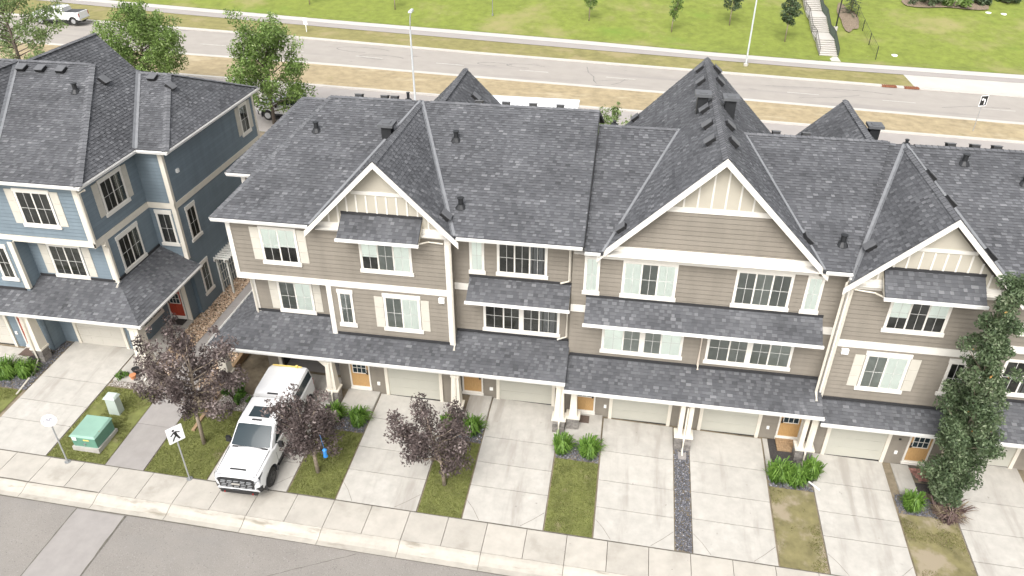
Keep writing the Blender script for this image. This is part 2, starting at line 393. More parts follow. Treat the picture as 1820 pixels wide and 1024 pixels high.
def cap_line(rf, a, b, w=0.30, step=0.24, lift=0.03, sl=0.40):
    """overlapping cap shingles along a ridge or hip, joined as one part"""
    a = Vector(a); b = Vector(b); L = (b - a).length; d = (b - a) / L; s = d.cross(Vector((0, 0, 1))).normalized(); up = s.cross(d)
    mb = MB(); n = max(2, int(L / step))
    for i in range(n):
        p = a + d * (L * i / n); q = a + d * (L * (i + 1.12) / n)
        if i == n - 1: q = b
        for sg in (-1, 1):
            k_ = sl
            e0 = p + s * (sg * w / 2) - up * (w / 2 * k_); e1 = q + s * (sg * w / 2) - up * (w / 2 * k_)
            mb.poly([p + up * (lift + 0.035), e0 + up * (lift + 0.035), e1 + up * (lift + 0.012), q + up * (lift + 0.012)], random.uniform(0.6, 0.9))
            mb.poly([p + up * (lift + 0.035), e0 + up * (lift + 0.035), e0 + up * lift, p + up * lift], 0.1)
    return mb.build('ridge_cap', 'shingle', rf, tone=True, kind='stuff')

def valley(rf, a, b, na, nb, w=0.11):
    """open metal valley: two strips folded along the line"""
    a = Vector(a); b = Vector(b); mb = MB()
    for n in (na, nb):
        n = Vector(n).normalized(); d = (b - a).normalized(); s = n.cross(d).normalized()
        if s.z < 0: s = -s
        up = Vector((0, 0, 0.045))
        mb.poly([a + up, b + up, b + s * w + up, a + s * w + up])
    return mb.build('valley_flashing', 'valley_metal', rf)

def gutter(root, p, q, out, h=0.13, w=0.12, m='white_metal'):
    """K-style gutter with a lip, running from p to q (top back edge), opening outwards along out"""
    p = Vector(p); q = Vector(q); o = Vector(out)
    prof = [(0, 0), (0, -h), (0.65 * w, -h), (0.8 * w, -0.55 * h), (w, -0.25 * h), (w, 0), (w * 0.9, 0), (w * 0.85, -0.25 * h), (0.6 * w, -h * 0.85), (0.1 * w, -h * 0.85), (0.1 * w, 0)]
    mb = MB(); pa = [p + o * a + Vector((0, 0, b)) for a, b in prof]; mb.prism(pa, q - p)
    return mb.build('gutter', m, root)
def fascia(root, p, q, h=0.2, t=0.03, m='white_trim', name='fascia'):
    mb = MB(); p = Vector(p) - Vector((0, 0, h / 2)); q = Vector(q) - Vector((0, 0, h / 2)); mb.beam(p, q, t, h); return mb.build(name, m, root)
def rake(root, p, q, h=0.27, t=0.06, m='white_trim'):
    mb = MB(); p = Vector(p); q = Vector(q); d = Vector((0, 0, h))
    o = Vector((0, -t, 0))
    mb.hexa([p - d, q - d, q - d + o, p - d + o, p, q, q + o, p + o])
    return mb.build('barge_board', m, root)
def part_box(root, name, m, fr, u0, u1, z0, z1, d0, d1, label=None):
    mb = MB(); fbox(mb, fr, u0, u1, z0, z1, d0, d1); return mb.build(name, m, root, label=label)

def window(root, fr, u0, u1, z0, z1, sashes, fill='d', grid=True, head=0.09, sill=0.17, cas=0.07, ears=0.0, wide=None):
    """u0..z1 are the outside of the casing; fill: per sash d dark, b blind, h half blind, c curtain, s screen"""
    fr = Frame(fr.o + fr.n * 0.016, fr.u, fr.n)
    mb = MB()
    fbox(mb, fr, u0, u0 + cas, z0 + sill, z1 - head, 0.0, 0.05); fbox(mb, fr, u1 - cas, u1, z0 + sill, z1 - head, 0.0, 0.05)
    fbox(mb, fr, u0 - ears, u1 + ears, z1 - head, z1, 0.0, 0.056)
    a0, a1, b0, b1 = u0 + cas, u1 - cas, z0 + sill, z1 - head; t = 0.045
    fbox(mb, fr, a0, a0 + t, b0, b1, 0.0, 0.044); fbox(mb, fr, a1 - t, a1, b0, b1, 0.0, 0.044)
    fbox(mb, fr, a0 + t, a1 - t, b0, b0 + t, 0.0, 0.044); fbox(mb, fr, a0 + t, a1 - t, b1 - t, b1, 0.0, 0.044)
    n = len(sashes); tot = sum(sashes); edges = [a0 + t]
    for s in sashes: edges.append(edges[-1] + (a1 - a0 - 2 * t) * s / tot)
    mh = 0.032
    for k, e in enumerate(edges[1:-1]):
        ww = wide if (wide and k == n // 2 - 1) else mh
        fbox(mb, fr, e - ww, e + ww, b0 + t, b1 - t, 0.0, 0.047)
    w = mb.build('window', 'white_trim', root)
    sb = MB(); fbox(sb, fr, u0 - 0.05 - ears, u1 + 0.05 + ears, z0, z0 + sill, 0.0, 0.075); sb.build('sill', 'white_trim', w)
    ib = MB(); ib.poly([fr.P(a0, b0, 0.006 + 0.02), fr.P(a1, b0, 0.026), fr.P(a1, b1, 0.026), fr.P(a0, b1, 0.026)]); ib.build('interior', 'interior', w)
    gm = MB()
    for k in range(n):
        ww0 = (wide if (wide and k == n // 2) else mh) if k else 0; ww1 = (wide if (wide and k == n // 2 - 1) else mh) if k < n - 1 else 0
        e0, e1 = edges[k] + ww0, edges[k + 1] - ww1
        pm = MB(); pm.poly([fr.P(e0, b0 + t, 0.034), fr.P(e1, b0 + t, 0.034), fr.P(e1, b1 - t, 0.034), fr.P(e0, b1 - t, 0.034)])
        pm.build('pane', 'window_glass', w)
        c = fill[k % len(fill)]
        if c in 'bhcs':
            zz = b0 + t if c != 'h' else b0 + (b1 - b0) * random.uniform(0.35, 0.5)
            bm = MB()
            if c == 's':
                bm.poly([fr.P(e0, zz, 0.030), fr.P(e1, zz, 0.030), fr.P(e1, b1 - t, 0.030), fr.P(e0, b1 - t, 0.030)]); bm.build('insect_screen', 'screen', w)
            elif c == 'c':
                nn = 14
                for j in range(nn):
                    if j % 5 == 2: continue
                    x0 = e0 + (e1 - e0) * j / nn; x1 = e0 + (e1 - e0) * (j + 1) / nn
                    bm.poly([fr.P(x0, zz, 0.028), fr.P(x1, zz, 0.031), fr.P(x1, b1 - t, 0.031), fr.P(x0, b1 - t, 0.028)])
                bm.build('curtain', 'curtain', w)
            else:
                ns = max(3, int((b1 - t - zz) / 0.09))
                for j in range(ns):
                    y0 = zz + (b1 - t - zz) * j / ns; y1 = zz + (b1 - t - zz) * (j + 1) / ns
                    bm.poly([fr.P(e0, y0, 0.031), fr.P(e1, y0, 0.031), fr.P(e1, y1, 0.0285), fr.P(e0, y1, 0.0285)])
                bm.build('blind', 'blind', w)
        if grid:
            m2 = 0.009; cu = (e0 + e1) / 2; cz = (b0 + b1) / 2
            fbox(gm, fr, cu - m2, cu + m2, b0 + t, b1 - t, 0.035, 0.041); fbox(gm, fr, e0, e1, cz - m2, cz + m2, 0.0352, 0.0415)
    if grid: gm.build('muntins', 'muntin', w)
    return w

def shutter(root, fr, u0, u1, z0, z1):
    mb = MB(); n = 3; g = 0.012
    for k in range(n):
        a = z0 + (z1 - z0) * k / n; b = z0 + (z1 - z0) * (k + 1) / n
        fbox(mb, fr, u0, u1, a + g, b, 0.0, 0.045)
        fbox(mb, fr, u0 + 0.01, u1 - 0.01, a, a + g, 0.0, 0.03)
    return mb.build('shutter', 'shutter', root)

def door(root, fr, u0, u1, z0, h=2.25, m='wood_door', lites=True, label=None, handle=1):
    """u0..u1 outside the frame"""
    fr = Frame(fr.o + fr.n * 0.016, fr.u, fr.n)
    f = 0.07; mb = MB()
    fbox(mb, fr, u0, u0 + f, z0, z0 + h, 0.0, 0.06); fbox(mb, fr, u1 - f, u1, z0, z0 + h, 0.0, 0.06); fbox(mb, fr, u0 + f, u1 - f, z0 + h - f, z0 + h, 0.0, 0.06)
    fbox(mb, fr, u0 - 0.02, u1 + 0.02, z0 - 0.02, z0 + 0.10, 0.0, 0.10); fbox(mb, fr, u0 + f, u1 - f, z0 + 0.10, z0 + 0.18, 0.0, 0.05)
    d = mb.build('door', 'white_trim', root, label=label)
    a0, a1, b0, b1 = u0 + f, u1 - f, z0 + 0.18, z0 + h - f
    lf = MB(); fbox(lf, fr, a0 + 0.004, a1 - 0.004, b0, b1, 0.002, 0.03)
    w = (a1 - a0)
    for k in range(2):                                        # raised lower panels
        c0 = a0 + 0.12 + k * (w - 0.2) / 2; c1 = c0 + (w - 0.2) / 2 - 0.05
        fbox(lf, fr, c0, c1, b0 + 0.10, b0 + 0.72, 0.03, 0.042)
    leaf = lf.build('door_leaf', m, d)
    if lites:
        z1 = b0 + 0.84; z2 = z1 + 0.6; g0, g1 = a0 + 0.13, a1 - 0.13
        fm = MB(); t = 0.035
        fbox(fm, fr, g0 - t, g0, z1 - t, z2 + t, 0.03, 0.05); fbox(fm, fr, g1, g1 + t, z1 - t, z2 + t, 0.03, 0.05)
        fbox(fm, fr, g0, g1, z1 - t, z1, 0.03, 0.05); fbox(fm, fr, g0, g1, z2, z2 + t, 0.03, 0.05)
        for k in (1, 2): fbox(fm, fr, g0 + (g1 - g0) * k / 3 - 0.012, g0 + (g1 - g0) * k / 3 + 0.012, z1, z2, 0.03, 0.045)
        fbox(fm, fr, g0, g1, (z1 + z2) / 2 - 0.012, (z1 + z2) / 2 + 0.012, 0.03, 0.046)
        fm.build('lite_frame', 'white_trim', d)
        gm = MB(); gm.poly([fr.P(g0, z1, 0.034), fr.P(g1, z1, 0.034), fr.P(g1, z2, 0.034), fr.P(g0, z2, 0.034)]); gm.build('door_glass', 'car_glass', d)
    hm = MB(); hu = a1 - 0.07 if handle > 0 else a0 + 0.07
    fbox(hm, fr, hu - 0.025, hu + 0.025, z0 + 0.95, z0 + 1.25, 0.03, 0.06); fbox(hm, fr, hu - 0.05, hu + 0.05, z0 + 1.02, z0 + 1.07, 0.06, 0.09)
    hm.build('door_handle', 'black_metal', d)
    return d

def garage_door(root, fr, u0, u1, z0, h=2.2, m='garage', post='cream'):
    """sectional door of four long panels between two trim boards"""
    fr = Frame(fr.o + fr.n * 0.016, fr.u, fr.n)
    mb = MB(); fbox(mb, fr, u0, u1, z0 - 0.05, z0 + 0.03, 0.004, 0.02); d = mb.build('garage_door', 'flashing', root)
    n = 4
    for k in range(n):
        a = z0 + 0.03 + (h - 0.03) * k / n; b = z0 + 0.03 + (h - 0.03) * (k + 1) / n - 0.012
        pm = MB(); fbox(pm, fr, u0, u1, a, b, 0.002, 0.03)
        for j in range(4):
            c0 = u0 + 0.08 + j * (u1 - u0 - 0.08) / 4; c1 = c0 + (u1 - u0 - 0.08) / 4 - 0.08
            fbox(pm, fr, c0, c1, a + 0.1, b - 0.1, 0.03, 0.037)
        pm.build('door_panel', m, d)
    tm = MB(); t = 0.16
    fbox(tm, fr, u0 - t, u0, z0 - 0.12, z0 + h + 0.16, 0.0, 0.09); fbox(tm, fr, u1, u1 + t, z0 - 0.12, z0 + h + 0.16, 0.0, 0.09); fbox(tm, fr, u0, u1, z0 + h, z0 + h + 0.16, 0.0, 0.09)
    tm.build('door_trim', post, d)
    return d

def column(root, x, y, zb, zt, w=0.36, base=0.75, double=False, spout=True, arch=0):
    """stone plinth with a cap, cream boxed shafts and a downspout in front"""
    bw = 0.56 if not double else 0.74
    mb = MB(); mb.box(x - bw / 2 - 0.05, x + bw / 2 + 0.05, y - 0.29, y + 0.29, zb + base, zb + base + 0.09)
    if double:
        for s in (-1, 1): mb.box(x + s * 0.19 - 0.10, x + s * 0.19 + 0.10, y - 0.14, y + 0.14, zb + base + 0.09, zt)
    else:
        a, b = w / 2 + 0.05, w / 2 - 0.02; z0 = zb + base + 0.09
        mb.hexa([(x - a, y - a, z0), (x + a, y - a, z0), (x + a, y + a, z0), (x - a, y + a, z0), (x - b, y - b, zt), (x + b, y - b, zt), (x + b, y + b, zt), (x - b, y + b, zt)])
        mb.box(x - b - 0.04, x + b + 0.04, y - b - 0.04, y + b + 0.04, zt - 0.14, zt - 0.02)
    if arch:
        for s in ([arch] if arch in (-1, 1) else [-1, 1]):
            mb.prism([(x + s * 0.14, y - 0.05, zt - 0.02), (x + s * 0.55, y - 0.05, zt - 0.02), (x + s * 0.55, y - 0.05, zt - 0.12), (x + s * 0.26, y - 0.05, zt - 0.42), (x + s * 0.14, y - 0.05, zt - 0.5)], (0, 0.1, 0))
    c = mb.build('porch_column', 'cream', root)
    rows = 4
    for r in range(rows):
        z0 = zb - 0.06 + (base + 0.06) * r / rows; z1 = zb - 0.06 + (base + 0.06) * (r + 1) / rows - 0.012
        k = 0.5 + random.uniform(-0.14, 0.14); mid = x - bw / 2 + bw * k
        for (p, q) in ((x - bw / 2, mid - 0.006), (mid + 0.006, x + bw / 2)):
            j = random.uniform(-0.018, 0.018)
            sm = MB(); sm.hexa([(p - j, y - 0.25 - j, z0), (q + j, y - 0.25 + j, z0), (q, y + 0.25, z0), (p, y + 0.25, z0), (p, y - 0.25, z1), (q, y - 0.25 - j, z1), (q, y + 0.25, z1), (p - j, y + 0.25, z1)])
            sm.build('stone', 'stone', c)
    if spout:
        sm = MB(); sm.tube([(x + 0.02, y - 0.22, zt - 0.1), (x + 0.02, y - 0.22, zb + base + 0.15), (x + 0.02, y - 0.36, zb + base - 0.05), (x + 0.02, y - 0.36, zb + 0.12), (x + 0.02, y - 0.62, zb + 0.04)], 0.042, 6)
        sm.build('downspout', 'cream', c)
    return c

def box_vent(rf, p, n, s=0.42, h=0.2):
    """low slant-backed roof vent lying on the roof plane"""
    p = Vector(p); n = Vector(n).normalized(); u = Vector((0, 0, 1)).cross(n).normalized(); v = n.cross(u); a = s / 2
    mb = MB(); W = lambda i, j, k: p + u * i + v * j + n * k
    mb.hexa([W(-a, -a, -0.02), W(a, -a, -0.02), W(a, a, -0.02), W(-a, a, -0.02), W(-a, -a, h), W(a, -a, h), W(a, a * 0.9, h * 0.8), W(-a, a * 0.9, h * 0.8)])
    o = mb.build('roof_vent', 'dark', rf)
    lv = MB(); e = a * 1.1
    lv.hexa([W(-e, -e * 1.05, h), W(e, -e * 1.05, h), W(e, e, h * 0.8), W(-e, e, h * 0.8), W(-e, -e * 1.05, h + 0.03), W(e, -e * 1.05, h + 0.03), W(e, e, h * 0.8 + 0.03), W(-e, e, h * 0.8 + 0.03)])
    lv.build('vent_hood', 'vent_top', rf)
    return o
def pipe_vent(rf, p, h=0.40, r=0.11):
    x, y, z = p; mb = MB(); mb.tube([(x, y, z - 0.1), (x, y, z + h)], r, 10)
    mb.tube([(x, y - 0.02, z - 0.06), (x, y, z + 0.12)], [0.26, 0.14], 10)
    mb.tube([(x, y, z + h), (x, y, z + h + 0.03)], [r * 1.35, r * 1.35], 10)
    return mb.build('plumbing_vent', 'black_metal', rf)
def chimney(rf, x, y, zb, zt, s=0.46):
    mb = MB(); a = s / 2; mb.box(x - a, x + a, y - a, y + a, zb, zt)
    c = mb.build('chimney', 'black_metal', rf)
    m2 = MB(); b = a + 0.13; m2.box(x - b, x + b, y - b, y + b, zt + 0.05, zt + 0.18); m2.box(x - a * 0.75, x + a * 0.75, y - a * 0.75, y + a * 0.75, zt + 0.16, zt + 0.21)
    m2.build('chimney_cap', 'grey_cap', c)
    m3 = MB()
    for sx in (-1, 1):
        for sy in (-1, 1): m3.box(x + sx * a * 0.9 - 0.02, x + sx * a * 0.9 + 0.02, y + sy * a * 0.9 - 0.02, y + sy * a * 0.9 + 0.02, zt, zt + 0.05)
    m3.build('cap_leg', 'black_metal', c)
    return c

def awning(root, x0, x1, yw, zt, yg, zg):
    """small shingled shed roof on brackets above a window"""
    rf = make_roof(root, [[(x0, yg, zg), (x1, yg, zg), (x1, yw, zt), (x0, yw, zt)]], name='awning_roof', thick=0.10)
    gm = MB(); p = Vector((x0 - 0.03, yg, zg - 0.005)); gm.box(x0 - 0.05, x1 + 0.05, yg - 0.10, yg, zg - 0.12, zg - 0.005); gm.build('awning_gutter', 'white_metal', rf)
    fm = MB(); fm.box(x0 - 0.02, x1 + 0.02, yw - 0.06, yw - 0.0, zt - 0.02, zt + 0.10); fm.build('wall_flashing', 'flashing', rf)
    for xx in (x0, x1):
        s = 0.05 if xx == x0 else -0.05; lo = min(xx, xx + s); hi = max(xx, xx + s)
        bm = MB(); bm.prism([(lo, yw, zt - 0.11), (lo, yg, zg - 0.11), (lo, yg, zg - 0.20), (lo, yw, zt - 0.32)], (hi - lo, 0, 0))
        bm.build('awning_side', 'cream', rf)
    sm = MB(); sm.poly([(x0 + 0.05, yg, zg - 0.125), (x1 - 0.05, yg, zg - 0.125), (x1 - 0.05, yw, zg - 0.10), (x0 + 0.05, yw, zg - 0.10)]); sm.build('awning_soffit', 'cream', rf)
    return rf
def wall_flash(root, x0, x1, y, z):
    fm = MB(); fm.box(x0, x1, y - 0.07, y - 0.025, z - 0.03, z + 0.10); return fm.build('wall_flashing', 'flashing', root)
def downspout(root, pts, r=0.05, m='cream'):
    mb = MB(); mb.tube(pts, r, 4); return mb.build('downspout', m, root)
def battens(root, fr, poly_top, u0, u1, zlow, step, w=0.07):
    """vertical battens from zlow up to the sloping line poly_top(u)"""
    u = u0
    while u <= u1 + 1e-3:
        zt = poly_top(u) - 0.06
        if zt - zlow > 0.12:
            mb = MB(); fbox(mb, fr, u - w / 2, u + w / 2, zlow, zt, 0.006, 0.04); mb.build('batten', 'white_trim', root)
        u += step
def panel(root, fr, poly, m='beige_panel', name='gable_panel', d=0.012):
    mb = MB(); mb.prism([fr.P(u, z, 0.0) for u, z in poly], fr.n * d); return mb.build(name, m, root)
# ------------------------------------------------------------------ the setting: ground, street, pavements
def sheet(name, m, xs, ys, zf, kind='structure', parent=None):
    v = [(x, y, zf(x, y)) for y in ys for x in xs]; nx = len(xs)
    f = [(j * nx + i, j * nx + i + 1, (j + 1) * nx + i + 1, (j + 1) * nx + i) for j in range(len(ys) - 1) for i in range(nx - 1)]
    mb = MB(); mb.v = v; mb.f = f; mb.t = [0.5] * len(f)
    return mb.build(name, m, parent, kind=kind if parent is None else None, smooth=True)
XW = [-900, -500, -300, -200, -120] + list(range(-110, 120, 10)) + [120, 200, 300, 500, 900]
sheet('ground', 'hill_grass', XW, [-300, -100, -40, 0, 20.1, 20.35, 27.2, 40, 60, 80, 96, 100, 110, 130, 150, 170, 250, 500, 1200],
      lambda x, y: gz(x, y) - (0.45 if y < 20.2 else (0.12 if y < 90 else 1.6)))
sheet('yard', 'dirt', [-70, -40, -30, -24, -18, -12, -6, 0, 6, 12, 18, 24, 40, 60], [20.36, 27.2, 36, 46, 58], lambda x, y: gz(x, y) - 0.03)
sheet('street', 'asphalt', XW, [-60, -20, 0, 8, 14, 18.11], lambda x, y: gz(x, 0) - 0.13)

def slab_mesh(mb, x0, x1, y0, y1, top, th=0.14):
    g = gz
    ys = [y0] + ([YG] if y0 < YG - 0.05 < y1 - 0.1 else []) + [y1]
    for a, b in zip(ys[:-1], ys[1:]):
        mb.hexa([(x0, a, g(x0, a) + top - th), (x1, a, g(x1, a) + top - th), (x1, b, g(x1, b) + top - th), (x0, b, g(x0, b) + top - th),
                 (x0, a, g(x0, a) + top), (x1, a, g(x1, a) + top), (x1, b, g(x1, b) + top), (x0, b, g(x0, b) + top)])
# street-side concrete: sidewalk slabs, rolled kerb pieces, each its own piece
sw = MB(); sw.poly([(-80, 18.8, gz(-80, 0) - 0.06), (60, 18.8, gz(60, 0) - 0.06), (60, 20.36, gz(60, 0) - 0.06), (-80, 20.36, gz(-80, 0) - 0.06)])
sidewalk = sw.build('sidewalk', 'joint', None, kind='structure')
kb = MB(); kb.poly([(-80, 18.0, gz(-80, 0) - 0.17), (60, 18.0, gz(60, 0) - 0.17), (60, 18.86, gz(60, 0) - 0.10), (-80, 18.86, gz(-80, 0) - 0.10)])
kerb = kb.build('kerb', 'joint', None, kind='structure')
x = -37.0 - 0.35
while x < 20:
    mb = MB(); slab_mesh(mb, x + 0.012, x + 1.65 - 0.012, 18.88, 20.32, 0.02); mb.build('slab', 'concrete_walk', sidewalk)
    if int(round((x + 37.35) / 1.65)) % 2 == 0:
        a, b = x + 0.01, x + 3.3 - 0.01; mb = MB()
        prof = [(18.862, 0.018), (18.72, -0.005), (18.52, -0.085), (18.36, -0.125), (18.112, -0.112), (18.112, -0.3), (18.862, -0.3)]
        mb.prism([(a, y, gz(a, 0) + z) for y, z in prof], (b - a, 0, -KX * (b - a))); mb.build('kerb_piece', 'concrete_curb', kerb)
    x += 1.65

DRIVES = [(-40.5, -37.2), (-32.9, -30.2), (-28.05, -24.45), (-16.75, -13.14), (-10.93, -7.42), (-5.45, -2.07), (0.0, 3.27), (4.01, 7.34), (9.32, 12.62), (15.05, 18.6)]
DEND = [27.0, 26.7, 27.75, 27.6, 26.85, 27.58, 27.15, 27.15, 26.7, 27.4]
def crack(parent, pts, w=0.03):
    mb = MB()
    for (a, b) in zip(pts[:-1], pts[1:]):
        d = Vector((b[0] - a[0], b[1] - a[1], 0)).normalized(); s = Vector((-d.y, d.x, 0)) * w / 2
        q = [Vector((a[0], a[1], 0)) - s, Vector((b[0], b[1], 0)) - s, Vector((b[0], b[1], 0)) + s, Vector((a[0], a[1], 0)) + s]
        mb.poly([(p.x, p.y, gz(p.x, p.y) + 0.0245) for p in q])
    return mb.build('crack', 'crack', parent)
for i, ((x0, x1), ye) in enumerate(zip(DRIVES, DEND)):
    mb = MB(); mb.poly([(x0, 20.34, gz(x0, 20.34) - 0.025), (x1, 20.34, gz(x1, 20.34) - 0.025), (x1, 26.6, gz(x1, 26.6) - 0.025), (x0, 26.6, gz(x0, 26.6) - 0.025)])
    dv = mb.build('driveway', 'joint', None, kind='structure')
    ys = [20.36, 21.95 + 0.1 * (i % 3), 23.4 + 0.08 * (i % 2), 25.0 + 0.1 * ((i + 1) % 3), ye]
    for a, b in zip(ys[:-1], ys[1:]):
        mb = MB(); slab_mesh(mb, x0 + 0.01, x1 - 0.01, a + 0.018, b - 0.018, 0.02); mb.build('slab', 'concrete', dv)
    if i >= 3:
        crack(dv, [(x0 + 0.03, 21.3), (x0 + 0.35, 20.95), (x0 + 0.7, 20.42)], 0.022); crack(dv, [(x1 - 0.03, 21.25), (x1 - 0.5, 20.8), (x1 - 0.95, 20.42)], 0.022)

# narrower walks
def walk(name, m, x0, x1, ys, top=0.02):
    mb = MB(); mb.poly([(x0, ys[0], gz(x0, ys[0]) - 0.02), (x1, ys[0], gz(x1, ys[0]) - 0.02), (x1, min(ys[-1], 27), gz(x1, min(ys[-1], 27)) - 0.02), (x0, min(ys[-1], 27), gz(x0, min(ys[-1], 27)) - 0.02)])
    w = mb.build(name, 'joint', None, kind='structure')
    for a, b in zip(ys[:-1], ys[1:]):
        q = MB(); slab_mesh(q, x0, x1, a + 0.01, b - 0.01, top); q.build('slab', m, w)
    return w
walk('path', 'concrete_grey', -21.55, -19.75, [20.345, 22.9, 25.2, 27.5])
walk('path', 'concrete_grey', -21.75, -20.2, [27.52, 29.9, 32.3, 34.7, 37.1, 39.5, 42])
walk('porch_floor', 'concrete', -24.35, -22.95, [25.35, 28.2, 30.75], 0.05)
cx = MB()
for a, b in ((0.0, 6.0), (6.0, 13.0), (13.0, 18.05)):
    cx.hexa([(-21.35, a + .018, gz(-21.35, 0) - 0.15), (-19.15, a + .012, gz(-19.15, 0) - 0.15), (-19.15, b - .012, gz(-19.15, 0) - 0.15), (-21.35, b - .012, gz(-21.35, 0) - 0.15),
             (-21.35, a + .018, gz(-21.35, 0) - 0.120), (-19.15, a + .012, gz(-19.15, 0) - 0.120), (-19.15, b - .012, gz(-19.15, 0) - 0.120), (-21.35, b - .012, gz(-21.35, 0) - 0.120)])
cx.build('crosswalk_strip', 'concrete_grey', None, kind='structure')
def seam(x0, y0, x1, y1, w, dz):
    mb = MB(); n = 24; pts = []
    for k in range(n + 1):
        s = k / n; x = x0 + (x1 - x0) * s; y = y0 + (y1 - y0) * s; d = Vector((y0 - y1, x1 - x0, 0)).normalized(); ww = w * random.uniform(0.5, 1.4) / 2; o = random.uniform(-0.012, 0.012)
        pts.append((x + d.x * (o - ww), y + d.y * (o - ww), x + d.x * (o + ww), y + d.y * (o + ww)))
    for a, b in zip(pts[:-1], pts[1:]): mb.poly([(a[0], a[1], gz(a[0], 0) + dz), (b[0], b[1], gz(b[0], 0) + dz), (b[2], b[3], gz(b[2], 0) + dz), (a[2], a[3], gz(a[2], 0) + dz)])
    mb.build('street_seam', 'joint', None, kind='structure')
seam(-21.35, 8.0, -21.35, 18.05, 0.05, -0.116); seam(-19.15, 8.0, -19.15, 18.05, 0.08, -0.116); seam(-37, 18.10, 19, 18.10, 0.045, -0.108)
seam(-37, 18.868, -20.9, 18.868, 0.05, 0.026); seam(-37, 20.345, 19, 20.345, 0.045, 0.026); seam(-33.5, 16.2, -29, 17.9, 0.03, -0.122); seam(-14.0, 15.5, -9.2, 18.0, 0.025, -0.122)

# lawns with real blades, gravel and rock beds
def scatter_blades(x0, x1, y0, y1, dens, hmin, hmax, drybias=0.0):
    n = int((x1 - x0) * (y1 - y0) * dens); mb = MB()
    X = rng.uniform(x0, x1, n); Y = rng.uniform(y0, y1, n); A = rng.uniform(0, 6.283, n); H = rng.uniform(hmin, hmax, n); T = rng.normal(0.42 + drybias, 0.2, n)
    for x, y, a, h, t in zip(X, Y, A, H, T):
        pn = mnoise.noise((x * 0.9, y * 0.9, 3.1)); pn2 = mnoise.noise((x * 2.3, y * 2.3, 9.0))
        if drybias > 0.08 and pn + 0.5 * pn2 < -0.22 + random.uniform(-0.15, 0.15) + (0.35 if drybias > 0.3 else 0): continue
        t = min(max(t + 0.16 * pn2 - 0.12 * pn, 0), 1)
        z = gz(x, y) + 0.0; c, s = math.cos(a) * 0.022, math.sin(a) * 0.022; lx, ly = random.uniform(-0.03, 0.03), random.uniform(-0.03, 0.03)
        mb.poly([(x - c, y - s, z), (x + c, y + s, z), (x + lx, y + ly, z + h)], t)
    return mb
def lawn(x0, x1, y0, y1, dry=0.0):
    ys = [y0, (y0 + y1) / 2, y1]
    o = sheet('lawn', 'lawn_soil' if dry < 0.2 else 'lawn_dry', [x0, (x0 + x1) / 2, x1], ys, lambda x, y: gz(x, y) + 0.004)
    scatter_blades(x0, x1, y0, y1, 900, 0.025, 0.055, dry).build('grass', 'grass_blade', o, tone=True, kind='stuff')
lawn(-30.15, -28.25, 20.37, 23.9, 0.1)
lawn(-37.15, -32.95, 20.37, 24.0, 0.1)
lawn(-24.40, -21.6, 20.37, 24.9, 0.12)
lawn(-19.70, -16.80, 20.37, 24.45, 0.02)
lawn(-13.08, -10.99, 20.37, 24.15, 0.03)
lawn(-7.36, -5.51, 20.37, 24.5, 0.04)
lawn(-2.01, -0.06, 20.37, 24.3, 0.05)
lawn(7.40, 9.26, 20.37, 24.35, 0.34)
lawn(12.68, 14.99, 20.37, 23.85, 0.40)
lawn(18.66, 21.0, 20.37, 23.9, 0.2)

def stones(name, m, x0, x1, y0, y1, dens, r0, r1, under='dirt'):
    n = int((x1 - x0) * (y1 - y0) * dens); mb = MB()
    base = [(1, 0, 0), (-1, 0, 0), (0, 1, 0), (0, -1, 0), (0, 0, 1), (0, 0, -1)]
    tri = [(0, 2, 4), (2, 1, 4), (1, 3, 4), (3, 0, 4), (2, 0, 5), (1, 2, 5), (3, 1, 5), (0, 3, 5)]
    for _ in range(n):
        x = random.uniform(x0, x1); y = random.uniform(y0, y1); r = random.uniform(r0, r1); a = random.uniform(0, 6.28)
        z = gz(x, y) + 0.012 + random.uniform(0, 0.02); ca, sa = math.cos(a), math.sin(a); k = random.uniform(0.5, 0.8)
        i = len(mb.v)
        for (p, q, s) in base:
            j = random.uniform(0.75, 1.2); p2, q2 = p * r * j, q * r * k * 1.2 * j
            mb.v.append((x + p2 * ca - q2 * sa, y + p2 * sa + q2 * ca, z + s * r * k * j))
        t = min(max(random.gauss(0.5, 0.24), 0), 1)
        for f in tri: mb.f.append(tuple(i + q for q in f)); mb.t.append(t)
    return mb.build(name, m, None, tone=True, kind='stuff')
stones('grey_gravel', 'grey_gravel', 3.31, 3.97, 20.4, 26.9, 900, 0.022, 0.045)
stones('grey_gravel', 'grey_gravel', -13.0, -10.98, 24.18, 25.15, 700, 0.025, 0.045)
stones('grey_gravel', 'grey_gravel', -7.36, -5.5, 24.55, 25.5, 700, 0.025, 0.045)
stones('grey_gravel', 'grey_gravel', -2.0, -0.06, 24.32, 25.3, 700, 0.025, 0.045)
stones('grey_gravel', 'grey_gravel', 7.40, 9.28, 24.38, 25.9, 600, 0.025, 0.045)
stones('grey_gravel', 'grey_gravel', 12.7, 14.98, 23.88, 24.9, 600, 0.025, 0.045)
stones('grey_gravel', 'grey_gravel', -30.1, -28.12, 23.95, 25.2, 600, 0.025, 0.045)
stones('grey_gravel', 'grey_gravel', -28.75, -28.1, 25.2, 27.6, 500, 0.025, 0.045)
stones('pea_gravel', 'pea_gravel', -24.35, -22.0, 24.95, 26.1, 700, 0.02, 0.04)
stones('pea_gravel', 'pea_gravel', -18.5, -16.8, 24.48, 25.6, 700, 0.02, 0.04)
stones('river_rock', 'river_rock', -22.92, -21.78, 26.2, 41.5, 240, 0.04, 0.085)
stones('river_rock', 'river_rock', -20.15, -19.0, 25.5, 41.5, 170, 0.04, 0.085)

